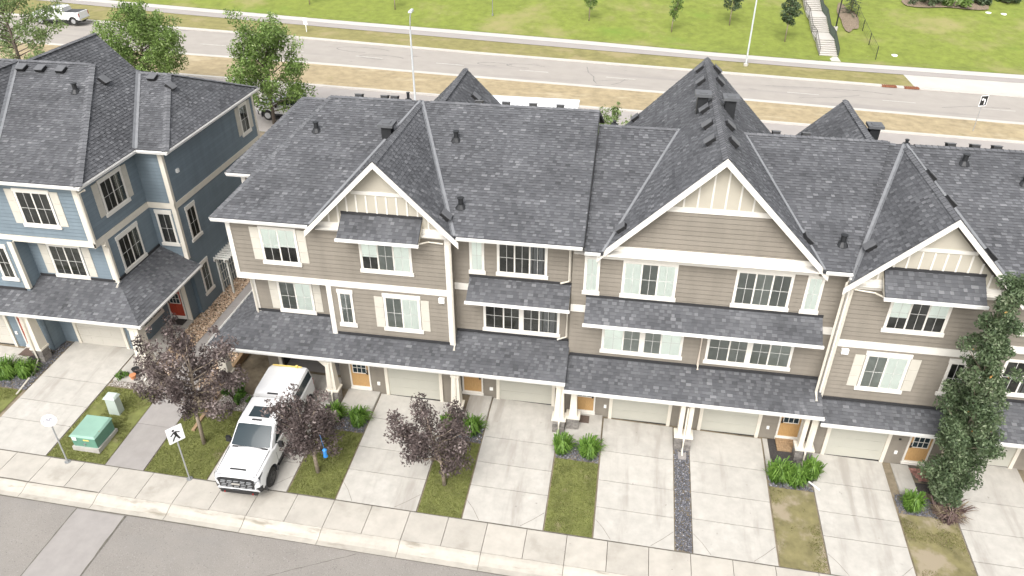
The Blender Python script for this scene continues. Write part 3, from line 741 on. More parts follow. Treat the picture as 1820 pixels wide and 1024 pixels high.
# ------------------------------------------------------------------ the far side: service road, median, main road, path, hill
def curve(tab): 
    xs = [t[0] for t in tab]; ys = [t[1] for t in tab]
    return lambda x: float(np.interp(x, xs, ys))
near_edge = curve([(-120, 77.0), (-52, 77.7), (-35, 78.0), (-15.7, 77.5), (1.5, 77.2), (18, 76.7), (37, 76.1), (120, 75)])
far_edge = curve([(-120, 89.5), (-69, 88.3), (-40, 87.6), (-17.5, 86.5), (5, 86.0), (28, 85.4), (41, 85.3), (120, 85.6)])
path_s = curve([(-120, 99), (-90, 97), (-60, 94.2), (-38, 92.8), (-7, 91.2), (20, 90.0), (44, 90.1), (120, 91)])
path_n = curve([(-120, 102.4), (-90, 100), (-55, 97.6), (-39, 96.5), (-19, 95.6), (-7, 95.0), (9, 93.7), (21, 93.3), (44, 93.4), (120, 94)])
median_s = lambda x: 70.7
def strip(name, m, lo, hi, dz, x0=-120, x1=120, kind='structure', th=0.0, ny=1):
    xs = np.linspace(x0, x1, int((x1 - x0) / 3) + 1); mb = MB()
    base = lambda x, y: gz(x, min(y, 96.0))
    for a, b in zip(xs[:-1], xs[1:]):
        for k in range(ny):
            f = lambda x, s: lo(x) + (hi(x) - lo(x)) * s
            q = [(a, f(a, k / ny)), (b, f(b, k / ny)), (b, f(b, (k + 1) / ny)), (a, f(a, (k + 1) / ny))]
            mb.poly([(x, y, base(x, y) + dz) for x, y in q])
        if th:
            mb.poly([(a, lo(a), base(a, lo(a)) + dz - th), (b, lo(b), base(b, lo(b)) + dz - th), (b, lo(b), base(b, lo(b)) + dz), (a, lo(a), base(a, lo(a)) + dz)])
    return mb.build(name, m, None, kind=kind)
off = lambda f, d: (lambda x: f(x) + d)
strip('service_road', 'asphalt_path', lambda x: 58.0, lambda x: 70.75, 0.0)
strip('median', 'dry_grass', off(median_s, 0.3), off(near_edge, -0.3), 0.10)
strip('main_road', 'asphalt_far', near_edge, far_edge, 0.0)
strip('road_kerb', 'concrete_far', median_s, off(median_s, 0.35), 0.14, th=0.16)
strip('road_kerb', 'concrete_far', off(near_edge, -0.35), off(near_edge, 0.25), 0.13, th=0.16)
strip('road_kerb', 'concrete_far', off(far_edge, -0.2), off(far_edge, 0.3), 0.13, th=0.16)
strip('grass_strip', 'strip_grass', off(far_edge, 0.25), off(path_s, 0.05), 0.11, -120, 30)
strip('concrete_pad', 'concrete_far', off(far_edge, 0.25), off(path_s, 0.05), 0.13, 30, 120)
strip('footpath', 'asphalt_path', path_s, off(path_n, -1.7), 0.15)
strip('drainage_swale', 'concrete_far', off(path_n, -1.75), off(path_n, 0.0), 0.17)
def hz(x, y):
    st = max(95.6, path_n(x) + 0.6); d = max(0.0, min(y, 170.0) - st); k = min(d / 8, 1)
    return gz(x, 90) + 0.20 + 0.16 * d + k * 0.30 * mnoise.noise((x * 0.07, y * 0.09, 1.7))
XH = [-900, -500, -300, -200] + list(range(-120, 124, 4)) + [200, 300, 500, 900]
hv = [(x, path_n(x) + d, hz(x, path_n(x) + d)) for d in (-0.05, 1.2, 2.4, 3.6, 5, 7, 9, 12, 15, 19, 25, 35, 50, 76, 170) for x in XH]; nh = len(XH)
hm_ = MB(); hm_.v = hv; hm_.f = [(j * nh + i, j * nh + i + 1, (j + 1) * nh + i + 1, (j + 1) * nh + i) for j in range(14) for i in range(nh - 1)]; hm_.t = [0.5] * len(hm_.f)
hm_.build('hill', 'hill_grass', None, kind='structure', smooth=True)
for k, xx in enumerate((-60, -50.5, -41, -31.5, -22, -12.5, -3, 6.5, 16, 25.5, 35, 44.5)):
    f = lambda x: near_edge(x) * 0.56 + far_edge(x) * 0.44
    strip('lane_dash', 'road_paint', lambda x: f(x) - 0.08, lambda x: f(x) + 0.08, 0.012, xx, xx + 3.2)
def road_mark(pts, w=0.10):
    mb = MB()
    for (a, b) in zip(pts[:-1], pts[1:]):
        d = Vector((b[0] - a[0], b[1] - a[1], 0)).normalized(); s = Vector((-d.y, d.x, 0)) * w / 2
        q = [Vector((*a, 0)) - s, Vector((*b, 0)) - s, Vector((*b, 0)) + s, Vector((*a, 0)) + s]
        mb.poly([(p.x, p.y, gz(p.x, p.y) + 0.010) for p in q])
    mb.build('tyre_mark', 'skid', None, kind='structure')
road_mark([(-5.3, 84.5), (-5.0, 82.5), (-4.3, 81.0), (-4.2, 79.6), (-3.8, 78.6)], 0.12)
road_mark([(-4.2, 79.4), (-2.6, 80.2), (-0.6, 80.6)], 0.10)
road_mark([(-2.3, 78.6), (-1.4, 79.6), (-0.9, 80.8)], 0.08)
for cxx, cy, r in ((-31.5, 84.6, 3.2), (-28.5, 82.2, 2.6), (-12.0, 83.0, 2.2), (-15.5, 82.8, 2.0)):
    road_mark([(cxx + r * math.cos(a), cy + 0.32 * r * math.sin(a)) for a in np.linspace(0.3, 4.9, 16)], 0.14)
road_mark([(14, 82.4), (18, 82.9), (24, 83.1), (27, 82.6)], 0.14); road_mark([(17, 79.3), (21, 80.2), (23.5, 81.6)], 0.10); road_mark([(31, 79.5), (34, 80.6), (38, 80.9)], 0.10)
# ------------------------------------------------------------------ tan townhouses, end block with the twin storeys and the open garage
def front_gable(root, rf, xc, za, half, yf, yridge, m_face=True):
    pass
NF = (0, -0.391, 0.920)                     # normal of a front roof plane
def main_wall(root, boxes, m='tan_wall', name='wall'):
    mb = MB()
    for b in boxes: mb.box(*b)
    return mb.build(name, m, root)

# ============ block A : x -17.1 .. -1.85
A = thing('townhouse', 'tan townhouse block with hipped end roof, one front gable and an open garage', 'house', (-9.5, 34.0, gz(-9.5, 30)))
EA, ZA, RA, YA = 26.5, 10.06, 33.85, 13.19
main_wall(A, [(-17.08, -1.85, 27.67, 41.0, 3.15, 9.98), (-17.18, -7.17, 26.92, 27.68, 6.8, 9.98), (-12.93, -7.17, 26.92, 27.68, 0.3, 6.82),
              (-13.25, -1.85, 27.69, 41.0, 0.0, 3.16), (-17.06, -16.35, 27.69, 34.0, 0.3, 3.16), (-17.06, -13.25, 33.5, 41.0, 0.3, 3.16), (-18.7, -17.08, 31.45, 40.9, 0.3, 9.98)])
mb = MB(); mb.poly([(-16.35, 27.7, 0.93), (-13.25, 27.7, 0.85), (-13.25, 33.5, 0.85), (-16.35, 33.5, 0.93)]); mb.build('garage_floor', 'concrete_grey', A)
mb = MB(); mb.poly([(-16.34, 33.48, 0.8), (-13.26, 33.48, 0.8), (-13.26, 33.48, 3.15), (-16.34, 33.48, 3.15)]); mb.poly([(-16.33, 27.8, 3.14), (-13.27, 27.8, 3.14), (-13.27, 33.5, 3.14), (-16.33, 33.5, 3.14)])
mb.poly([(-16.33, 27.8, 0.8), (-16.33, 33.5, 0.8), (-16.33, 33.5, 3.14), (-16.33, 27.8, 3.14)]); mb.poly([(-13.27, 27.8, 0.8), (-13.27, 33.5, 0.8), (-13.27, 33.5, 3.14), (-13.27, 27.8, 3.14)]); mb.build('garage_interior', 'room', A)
mb = MB(); f0 = front(27.67)
fbox(mb, f0, -16.5, -16.33, 0.7, 3.2, 0.0, 0.09); fbox(mb, f0, -13.27, -13.1, 0.7, 3.2, 0.0, 0.09); fbox(mb, f0, -16.33, -13.27, 3.04, 3.2, 0.0, 0.09); mb.build('door_trim', 'cream', A)

fU, fR, f2 = front(26.9), front(27.65), front(27.6)
siding(A, fU, [(-17.2, 7.1), (-7.15, 7.1), (-7.15, 9.98), (-17.2, 9.98)], 'tan_siding', 'tan_wall')
siding(A, fU, [(-12.95, 3.9), (-7.15, 3.9), (-7.15, 6.8), (-12.95, 6.8)], 'tan_siding', 'tan_wall')
siding(A, fR, [(-17.08, 4.1), (-12.95, 4.1), (-12.95, 6.85), (-17.08, 6.85)], 'tan_siding', 'tan_wall')
siding(A, f2, [(-7.15, 3.9), (-1.87, 3.9), (-1.87, 9.98), (-7.15, 9.98)], 'tan_siding', 'tan_wall')
siding(A, fR, [(-17.08, 0.6), (-16.5, 0.6), (-16.5, 3.3), (-17.08, 3.3)], 'tan_siding', 'tan_wall')
siding(A, front(26.9), [(-12.95, 0.5), (-7.15, 0.5), (-7.15, 3.6), (-12.95, 3.6)], 'tan_siding', 'tan_wall', board=0.24)
siding(A, f2, [(-7.15, 0.3), (-1.87, 0.3), (-1.87, 3.9), (-7.15, 3.9)], 'tan_siding', 'tan_wall', board=0.24)
siding(A, rightside(-7.15), [(26.9, 3.9), (27.6, 3.9), (27.6, 9.98), (26.9, 9.98)], 'tan_siding', 'tan_wall')
siding(A, leftside(-17.1), [(27.65, 3.9), (31.45, 3.9), (31.45, 9.98), (27.65, 9.98)], 'tan_siding', 'tan_wall')
siding(A, leftside(-18.7), [(31.45, 0.9), (40.9, 0.9), (40.9, 9.98), (31.45, 9.98)], 'tan_siding', 'tan_wall')
siding(A, front(31.45), [(-18.7, 0.9), (-17.08, 0.9), (-17.08, 9.98), (-18.7, 9.98)], 'tan_siding', 'tan_wall')
P = part_box
P(A, 'belt_board', 'white_trim', fU, -17.23, -7.12, 6.80, 7.12, 0.0, 0.05)
P(A, 'belt_board', 'white_trim', f2, -7.15, -6.42, 6.78, 7.12, 0.0, 0.05)
for (fr, a, b, z0, z1) in ((fU, -17.23, -17.03, 7.12, 9.95), (fR, -17.10, -16.86, 4.2, 6.8), (fU, -12.97, -12.74, 3.95, 6.8), (fU, -7.32, -7.12, 4.0, 6.8), (fU, -7.32, -7.12, 7.12, 9.95), (front(31.45), -18.72, -18.5, 4.0, 9.95)):
    P(A, 'corner_board', 'white_trim', fr, a, b, z0, z1, 0.0, 0.055)
P(A, 'corner_board', 'white_trim', rightside(-7.15), 26.84, 26.98, 4.0, 9.95, 0.0, 0.03)
P(A, 'corner_board', 'white_trim', leftside(-17.2), 26.84, 27.05, 6.8, 9.95, 0.0, 0.03)
# windows
window(A, fU, -15.72, -13.98, 7.70, 9.62, [1, 1], 'hh'); shutter(A, fU, -16.15, -15.74, 7.88, 9.54); shutter(A, fU, -13.96, -13.56, 7.88, 9.54)
window(A, fU, -11.15, -8.80, 7.70, 9.45, [1, 1, 1], 'hsb')
window(A, fR, -15.78, -14.04, 4.56, 6.38, [1, 1], 'sb'); shutter(A, fR, -16.20, -15.80, 4.72, 6.30); shutter(A, fR, -14.02, -13.64, 4.72, 6.30)
window(A, fU, -12.46, -11.76, 4.62, 6.66, [1], 's', ears=0.03, head=0.18, sill=0.2)
window(A, fU, -10.30, -8.60, 4.62, 6.66, [1, 1], 'sb', ears=0.04, head=0.18); shutter(A, fU, -10.74, -10.33, 4.76, 6.44); shutter(A, fU, -8.57, -8.19, 4.76, 6.44)
window(A, f2, -6.40, -5.74, 7.68, 9.50, [1], 'b'); window(A, f2, -5.18, -2.97, 7.70, 9.50, [1, 1, 1], 'ddc')
window(A, f2, -5.84, -2.34, 4.64, 6.35, [1, 1, 1, 1], 'dddc', wide=0.11)
P(A, 'wall_light', 'fixture', fU, -7.70, -7.44, 6.46, 6.70, 0.0, 0.14)
# gable face
g = lambda u: YA - abs(u + 9.95) - 0.10
panel(A, fU, [(-12.85, 9.98), (-7.05, 9.98), (-9.95, 12.92)])
mb = MB(); mb.prism([(-12.9, 27.6, 9.97), (-7.0, 27.6, 9.97), (-9.95, 27.6, 12.95)], (0, -0.68, 0)); mb.build('gable_wall', 'tan_wall', A)
P(A, 'gable_band', 'white_trim', fU, -13.05, -6.85, 9.66, 10.10, 0.0, 0.06); P(A, 'gable_band', 'white_trim', fU, -11.22, -8.68, 11.50, 11.66, 0.0, 0.05)
battens(A, fU, lambda u: min(g(u) - 0.12, 11.52), -12.35, -7.5, 10.10, 0.44)
awning(A, -11.75, -8.22, 26.9, 10.56, 26.0, 9.82)
awning(A, -6.42, -1.9, 27.6, 7.52, 26.6, 6.84)
# main roof
ZE = lambda y: ZA + (YA - ZA) / (RA - EA) * (y - EA)
roofA = make_roof(A, [
    [(-17.6, EA, ZA), (-13.08, EA, ZA), (-9.95, RA, YA), (-14.5, RA, YA)],
    [(-6.82, EA, ZA), (-1.42, EA, ZA), (-1.42, RA, YA), (-9.95, RA, YA)],
    [(-13.17, 26.38, ZA - 0.09), (-9.95, 26.38, YA), (-9.95, RA, YA), (-13.08, EA, ZA)],
    [(-6.73, 26.38, ZA - 0.09), (-6.82, EA, ZA), (-9.95, RA, YA), (-9.95, 26.38, YA)],
    [(-19.2, 31.05, ZA), (-17.6, 31.05, ZA), (-15.44, 36.12, 12.24), (-17.02, 36.12, 12.24)],
    [(-12.1, 37.4, 10.07 + 0.0), (-8.98, 33.9, YA), (-8.98, 39.45, YA), (-12.1, 39.45, 10.07)],
    [(-5.86, 37.4, 10.07), (-5.86, 39.45, 10.07), (-8.98, 39.45, YA), (-8.98, 33.9, YA)]],
    hidden=[[(-17.6, EA, ZA), (-14.5, RA, YA), (-15.44, 36.12, 12.24), (-17.6, 31.05, ZA)],
            [(-19.2, 31.05, ZA), (-17.02, 36.12, 12.24), (-19.2, 41.2, ZA)],
            [(-1.42, RA, YA), (-1.42, 41.2, ZA), (-19.2, 41.2, ZA), (-17.02, 36.12, 12.24), (-15.44, 36.12, 12.24), (-14.5, RA, YA)]])
cap_line(roofA, (-14.5, RA, YA), (-10.4, RA, YA)); cap_line(roofA, (-9.5, RA, YA), (-1.42, RA, YA)); cap_line(roofA, (-9.95, 26.4, YA), (-9.95, RA - 0.3, YA), sl=0.75, lift=0.02); cap_line(roofA, (-17.6, EA, ZA), (-14.5, RA, YA), 0.26)
cap_line(roofA, (-19.2, 31.05, ZA), (-17.02, 36.12, 12.24), 0.26); cap_line(roofA, (-8.98, 33.9, YA), (-8.98, 39.45, YA)); cap_line(roofA, (-17.02, 36.12, 12.24), (-15.44, 36.12, 12.24))
NL = (-0.707, 0, 0.707); NR = (0.707, 0, 0.707)
valley(roofA, (-13.08, EA, ZA), (-9.95, RA, YA), NF, NL); valley(roofA, (-6.82, EA, ZA), (-9.95, RA, YA), NF, NR)
gutter(A, (-17.62, EA, ZA - 0.02), (-13.2, EA, ZA - 0.02), (0, -1, 0)); gutter(A, (-6.7, EA, ZA - 0.02), (-1.44, EA, ZA - 0.02), (0, -1, 0))
gutter(A, (-19.22, 31.05, ZA - 0.02), (-17.6, 31.05, ZA - 0.02), (0, -1, 0)); gutter(A, (-17.6, EA, ZA - 0.02), (-17.6, 31.0, ZA - 0.02), (-1, 0, 0)); gutter(A, (-19.2, 31.05, ZA - 0.02), (-19.2, 41.2, ZA - 0.02), (-1, 0, 0))
mb = MB(); mb.poly([(-17.55, EA + 0.02, ZA - 0.17), (-1.5, EA + 0.02, ZA - 0.17), (-1.5, 27.7, ZA - 0.17), (-17.55, 27.7, ZA - 0.17)]); mb.build('soffit', 'white_trim', A)
mb = MB(); mb.poly([(-19.15, 31.07, ZA - 0.17), (-17.2, 31.07, ZA - 0.17), (-17.2, 41.1, ZA - 0.17), (-19.15, 41.1, ZA - 0.17)]); mb.build('soffit', 'white_trim', A)
rake(A, (-13.32, 26.38, ZA - 0.22), (-9.95, 26.38, YA + 0.02)); rake(A, (-9.95, 26.38, YA + 0.02), (-6.58, 26.38, ZA - 0.22))
mb = MB(); mb.beam((-1.40, EA, ZA - 0.10), (-1.40, RA, YA - 0.10), 0.03, 0.2); mb.build('rake_edge', 'vent_plastic', A)
mb = MB(); mb.prism([(-1.87, EA + 0.6, ZA - 0.2), (-1.87, RA, YA - 0.1), (-1.87, 41.0, ZA - 0.2)], (-0.3, 0, 0)); mb.build('gable_wall', 'tan_wall', A)
chimney(roofA, -11.0, 31.6, 11.7, 12.70)
for p in ((-14.5, 31.67), (-7.77, 31.62), (-6.8, 28.0)): pipe_vent(roofA, (p[0], p[1], ZE(p[1])))
box_vent(roofA, (-7.35, 27.2, 10.59), NR); box_vent(roofA, (-8.1, 37.3, 12.31), NR)
for xx in (-13.2, -11.9, -11.4, -7.2, -5.9, -4.6, -3.3):
    box_vent(roofA, (xx, RA + 0.35, YA - 0.15), (0, 0.39, 0.92), 0.34, 0.22)
pipe_vent(roofA, (-10.75, RA + 0.5, YA - 0.2), 0.4, 0.07)
# lower wrap-round porch roof
ZP = 3.55; pit = 0.48
zp = lambda y: ZP + pit * (y - 25.7)
xp = lambda x: ZP + pit * (x + 18.88)
porA = make_roof(A, [[(-18.88, 25.7, ZP), (-1.83, 25.7, ZP), (-1.83, 27.6, zp(27.6)), (-7.15, 27.6, zp(27.6)), (-7.15, 26.9, zp(26.9)), (-12.95, 26.9, zp(26.9)), (-12.95, 27.48, zp(27.48)), (-17.1, 27.48, zp(27.48))],
                    [(-12.95, 27.48, zp(27.48)), (-12.95, 27.66, zp(27.66)), (-17.05, 27.66, zp(27.66)), (-17.1, 27.48, zp(27.48))],
                    [(-18.88, 25.7, ZP), (-17.1, 27.48, zp(27.48)), (-17.1, 31.45, xp(-17.1)), (-18.88, 31.45, ZP)]], name='porch_roof', thick=0.12)
gutter(A, (-18.9, 25.7, ZP - 0.01), (-1.82, 25.7, ZP - 0.01), (0, -1, 0), 0.15, 0.13); gutter(A, (-18.88, 25.6, ZP - 0.01), (-18.88, 31.45, ZP - 0.01), (-1, 0, 0), 0.15, 0.13)
mb = MB(); mb.poly([(-18.85, 25.72, ZP - 0.15), (-1.85, 25.72, ZP - 0.15), (-1.85, 27.6, ZP - 0.15), (-18.85, 27.6, ZP - 0.15)]); mb.poly([(-18.85, 27.6, ZP - 0.15), (-17.1, 27.6, ZP - 0.15), (-17.1, 31.4, ZP - 0.15), (-18.85, 31.4, ZP - 0.15)]); mb.build('porch_ceiling', 'cream', A)
mb = MB(); mb.box(-18.7, -1.9, 25.88, 26.1, ZP - 0.34, ZP - 0.151); mb.build('porch_beam', 'cream', A)
wall_flash(A, -17.0, -12.98, 27.66, zp(27.65) + 0.05); wall_flash(A, -12.7, -7.3, 26.9, zp(26.9) + 0.05); wall_flash(A, -7.1, -1.9, 27.6, zp(27.6) + 0.05)
gA = lambda x, y: gz(x, y)
for (cxx, cyy, ar) in ((-18.55, 26.15, 0), (-12.98, 26.0, -1), (-6.9, 26.0, 0), (-2.05, 26.05, 0)):
    column(A, cxx, cyy, gA(cxx, cyy), ZP - 0.33, arch=ar, spout=(cxx > -18))
door(A, front(26.9), -12.43, -11.39, gz(-11.9, 27) + 0.14, 2.2); garage_door(A, front(26.9), -10.48, -7.94, gz(-9.2, 27) + 0.02, 2.25)
door(A, f2, -6.97, -5.95, gz(-6.4, 28) + 0.12, 2.2, lites=False); garage_door(A, f2, -5.12, -2.57, gz(-3.9, 28) + 0.02, 2.25)
P(A, 'wall_light', 'fixture', front(26.9), -11.08, -10.94, 1.22, 1.40, 0.0, 0.07); P(A, 'wall_light', 'fixture', f2, -5.62, -5.46, 1.05, 1.22, 0.0, 0.07)
for (u, z) in ((-10.83, 0.95),): pass
downspout(A, [(-7.06, 26.7, 9.8), (-7.06, 26.78, 9.6), (-7.06, 26.78, 4.25), (-7.06, 26.55, 4.05)]); downspout(A, [(-2.02, 26.6, 9.85), (-2.0, 27.45, 9.5), (-1.98, 27.5, 7.75), (-2.35, 27.3, 7.72)], 0.055)
downspout(A, [(-2.02, 26.75, 6.7), (-2.0, 27.45, 6.45), (-2.0, 27.5, 4.75), (-2.4, 27.3, 4.7)], 0.05); downspout(A, [(-8.4, 26.1, 9.72), (-8.0, 26.75, 9.55), (-7.35, 26.78, 9.5)], 0.04)
downspout(A, [(-17.0, 27.5, 6.7), (-16.98, 27.52, 4.4), (-17.1, 27.35, 4.3)], 0.045)

# ============ block B : the big gable
B = thing('townhouse', 'tan townhouse block under the tallest wide gable with a long awning', 'house', (3.7, 34.0, gz(3.7, 30)))
EB, ZB, RB, YB = 26.7, 9.75, 33.5, 12.64; XC, ZT = 3.71, 14.07
fB = front(27.3)
main_wall(B, [(-1.84, 9.17, 27.32, 40.0, -0.4, 9.66)])
mb = MB(); mb.prism([(-0.55, 27.9, 9.65), (7.97, 27.9, 9.65), (XC, 27.9, 13.85)], (0, -0.58, 0)); mb.build('gable_wall', 'tan_wall', B)
siding(B, fB, [(-1.86, 3.7), (9.17, 3.7), (9.17, 9.66), (-1.86, 9.66)], 'tan_siding', 'tan_wall')
siding(B, fB, [(-0.5, 9.66), (7.9, 9.66), (6.1, 11.55), (1.3, 11.55)], 'tan_siding', 'tan_wall')
siding(B, fB, [(-1.86, -0.3), (9.17, -0.3), (9.17, 3.7), (-1.86, 3.7)], 'tan_siding', 'tan_wall', board=0.24)
panel(B, fB, [(1.3, 11.55), (6.1, 11.55), (XC, 13.85)])
P(B, 'gable_band', 'white_trim', fB, -0.62, 8.04, 9.16, 9.80, 0.0, 0.06); P(B, 'gable_band', 'white_trim', fB, 1.62, 5.80, 11.56, 11.78, 0.0, 0.055)
battens(B, fB, lambda u: ZT - abs(u - XC) - 0.26, 1.85, 5.6, 11.78, 0.53)
P(B, 'belt_board', 'white_trim', fB, -1.86, -1.2, 6.36, 6.72, 0.0, 0.05); P(B, 'belt_board', 'white_trim', fB, 8.62, 9.17, 6.36, 6.72, 0.0, 0.05)
window(B, fB, -1.36, -0.70, 7.32, 9.22, [1], 'b'); window(B, fB, 0.25, 2.52, 7.33, 9.16, [1, 1, 1], 'bsb'); window(B, fB, 4.87, 7.15, 7.33, 9.16, [1, 1, 1], 'sss'); window(B, fB, 7.67, 8.34, 7.32, 9.16, [1], 'b')
window(B, fB, -0.40, 3.16, 4.27, 5.95, [1, 1, 1, 1], 'bssb', wide=0.12); window(B, fB, 4.18, 7.81, 4.24, 5.95, [1, 1, 1, 1], 'ssss', wide=0.12)
awning(B, -1.2, 8.62, 27.3, 7.2, 26.3, 6.44)
hb = ZT - ZB
rp = (YB - ZB) / (RB - EB)
roofB = make_roof(B, [
    [(-1.38, EB, ZB), (XC - hb, EB, ZB), (XC - (ZT - YB), RB, YB), (-1.38, RB, YB)],
    [(XC + hb, EB, ZB), (9.08, EB, ZB), (9.08, RB, YB), (XC + (ZT - YB), RB, YB)],
    [(XC - hb - 0.1, 26.82, ZB - 0.1), (XC, 26.82, ZT), (XC, 40.5, ZT), (XC - hb, 40.5, ZB), (XC - hb + 0.1, 40.1, ZB + 0.1), (XC - (ZT - YB), RB, YB), (XC - hb, EB + 0.05, ZB)],
    [(XC + hb + 0.1, 26.82, ZB - 0.1), (XC + hb, EB + 0.05, ZB), (XC + (ZT - YB), RB, YB), (XC + hb - 0.1, 40.1, ZB + 0.1), (XC + hb, 40.5, ZB), (XC, 40.5, ZT), (XC, 26.82, ZT)],
    [(9.08, EB, ZB), (9.1, EB, ZB), (11.4, RB, YB), (9.08, RB, YB)]],
    hidden=[[(-1.38, RB, YB), (XC - (ZT - YB), RB, YB), (XC - hb, 40.2, ZB), (-1.38, 40.2, ZB)], [(XC + (ZT - YB), RB, YB), (9.08, RB, YB), (9.08, 40.2, ZB), (XC + hb, 40.2, ZB)]])
cap_line(roofB, (-1.38, RB, YB), (2.2, RB, YB)); cap_line(roofB, (5.2, RB, YB), (11.3, RB, YB)); cap_line(roofB, (XC, 26.84, ZT), (XC, 40.5, ZT), 0.34, sl=0.7, lift=0.02)
valley(roofB, (XC - hb, EB, ZB), (XC - (ZT - YB), RB, YB), NF, NL, 0.08); valley(roofB, (XC + hb, EB, ZB), (XC + (ZT - YB), RB, YB), NF, NR, 0.08)
rake(B, (XC - hb - 0.25, 26.82, ZB - 0.22), (XC, 26.82, ZT + 0.03), 0.30); rake(B, (XC, 26.82, ZT + 0.03), (XC + hb + 0.25, 26.82, ZB - 0.22), 0.30)
gutter(B, (-1.36, EB, ZB - 0.02), (XC - hb - 0.1, EB, ZB - 0.02), (0, -1, 0)); gutter(B, (XC + hb + 0.1, EB, ZB - 0.02), (9.12, EB, ZB - 0.02), (0, -1, 0))
mb = MB(); mb.poly([(-1.8, EB + 0.02, ZB - 0.17), (9.15, EB + 0.02, ZB - 0.17), (9.15, 27.4, ZB - 0.17), (-1.8, 27.4, ZB - 0.17)]); mb.build('soffit', 'white_trim', B)
zl = lambda x: ZT - abs(x - XC)
for (xx, yy, nn) in ((3.36, 39.4, NL), (3.34, 37.3, NL), (3.32, 33.3, NL), (3.34, 31.3, NL), (3.34, 29.45, NL), (0.35, 40.0, NL), (0.11, 27.5, NL), (4.12, 39.6, NR), (4.14, 37.6, NR), (4.12, 31.4, NR), (4.12, 29.5, NR), (7.42, 28.0, NR)):
    box_vent(roofB, (xx, yy, zl(xx)), nn)
chimney(roofB, 3.15, 33.9, 13.0, 14.12, 0.46); chimney(roofB, 4.37, 33.8, 13.0, 14.05, 0.46)
pipe_vent(roofB, (8.84, 27.99, ZB + rp * 1.29)); pipe_vent(roofB, (-0.7, RB + 0.6, YB - 0.2), 0.2, 0.07)
for xx in (6.6, 7.9): box_vent(roofB, (xx, RB + 0.35, YB - 0.15), (0, 0.39, 0.92), 0.34, 0.22)
ZP2 = 3.16; pt2 = 0.48
zq = lambda y: ZP2 + pt2 * (y - 25.7)
porB = make_roof(B, [[(-1.86, 25.7, ZP2), (9.24, 25.7, ZP2), (9.24, 27.3, zq(27.3)), (-1.86, 27.3, zq(27.3))]], name='porch_roof', thick=0.12)
gutter(B, (-1.88, 25.7, ZP2 - 0.01), (9.3, 25.7, ZP2 - 0.01), (0, -1, 0), 0.15, 0.13)
mb = MB(); mb.poly([(-1.84, 25.72, ZP2 - 0.15), (9.2, 25.72, ZP2 - 0.15), (9.2, 27.3, ZP2 - 0.15), (-1.84, 27.3, ZP2 - 0.15)]); mb.build('porch_ceiling', 'cream', B)
mb = MB(); mb.box(-1.8, 9.2, 25.88, 26.1, ZP2 - 0.30, ZP2 - 0.151); mb.build('porch_beam', 'cream', B)
wall_flash(B, -1.8, 9.1, 27.3, zq(27.3) + 0.05)
column(B, 3.64, 26.0, gz(3.64, 26), ZP2 - 0.29, double=True); column(B, 8.98, 26.2, gz(8.98, 26.2), ZP2 - 0.29, double=True); column(B, -1.42, 26.3, gz(-1.42, 26.3), ZP2 - 0.29, w=0.26, spout=False)
door(B, fB, -1.5, -0.46, gz(-1, 27.2) + 0.10, 2.2); garage_door(B, fB, 0.36, 2.95, gz(1.6, 27.2) + 0.0, 2.25); garage_door(B, fB, 4.55, 7.03, gz(5.8, 27.2) + 0.0, 2.25); door(B, fB, 7.96, 9.0, gz(8.5, 27.2) + 0.10, 2.2, handle=-1)
for u, z in ((0.02, 0.98), (7.55, 0.78)): P(B, 'wall_light', 'fixture', fB, u - 0.06, u + 0.06, z, z + 0.17, 0.0, 0.07); P(B, 'house_number_plate', 'black_metal', fB, u - 0.05, u + 0.05, z + 0.85, z + 0.93, 0.0, 0.05)
downspout(B, [(3.93, 26.35, 6.35), (3.93, 27.2, 6.1), (3.93, 27.2, 4.15), (3.93, 27.0, 4.0)], 0.045, 'downspout')

# ============ block C : the right hand block
Cc = thing('townhouse', 'tan townhouse block with a single front gable behind the tall columnar tree', 'house', (16.0, 34.0, gz(16, 30)))
EC, ZC, RC, YC = 26.45, 9.46, 33.6, 12.5; XG = 12.08; hc = YC - ZC
fC, fD = front(26.75), front(27.4)
main_wall(Cc, [(9.19, 26.0, 27.42, 40.0, -1.0, 9.4), (9.19, 15.2, 26.77, 27.43, -1.0, 9.4)])
mb = MB(); mb.prism([(9.3, 27.4, 9.38), (14.86, 27.4, 9.38), (XG, 27.4, 12.2)], (0, -0.63, 0)); mb.build('gable_wall', 'tan_wall', Cc)
siding(Cc, fC, [(9.17, 6.55), (15.22, 6.55), (15.22, 9.4), (9.17, 9.4)], 'tan_siding', 'tan_wall'); siding(Cc, fC, [(9.17, 3.3), (15.22, 3.3), (15.22, 6.22), (9.17, 6.22)], 'tan_siding', 'tan_wall'); siding(Cc, fC, [(9.17, -0.8), (15.22, -0.8), (15.22, 3.3), (9.17, 3.3)], 'tan_siding', 'tan_wall', board=0.24)
siding(Cc, fD, [(15.22, -1.0), (26, -1.0), (26, 9.4), (15.22, 9.4)], 'tan_siding', 'tan_wall'); siding(Cc, leftside(9.17), [(26.75, 3.0), (27.3, 3.0), (27.3, 9.4), (26.75, 9.4)], 'tan_siding', 'tan_wall')
P(Cc, 'belt_board', 'white_trim', fC, 9.15, 15.24, 6.21, 6.56, 0.0, 0.05); P(Cc, 'belt_board', 'white_trim', fD, 15.24, 26, 6.21, 6.56, 0.0, 0.05)
P(Cc, 'corner_board', 'white_trim', fC, 9.15, 9.32, 3.3, 6.21, 0.0, 0.055); P(Cc, 'corner_board', 'white_trim', fC, 9.15, 9.32, 6.56, 9.3, 0.0, 0.055); P(Cc, 'corner_board', 'white_trim', leftside(9.17), 26.72, 26.88, 3.3, 9.3, 0.0, 0.03); P(Cc, 'corner_board', 'white_trim', fC, 15.06, 15.24, 3.3, 9.3, 0.0, 0.055)
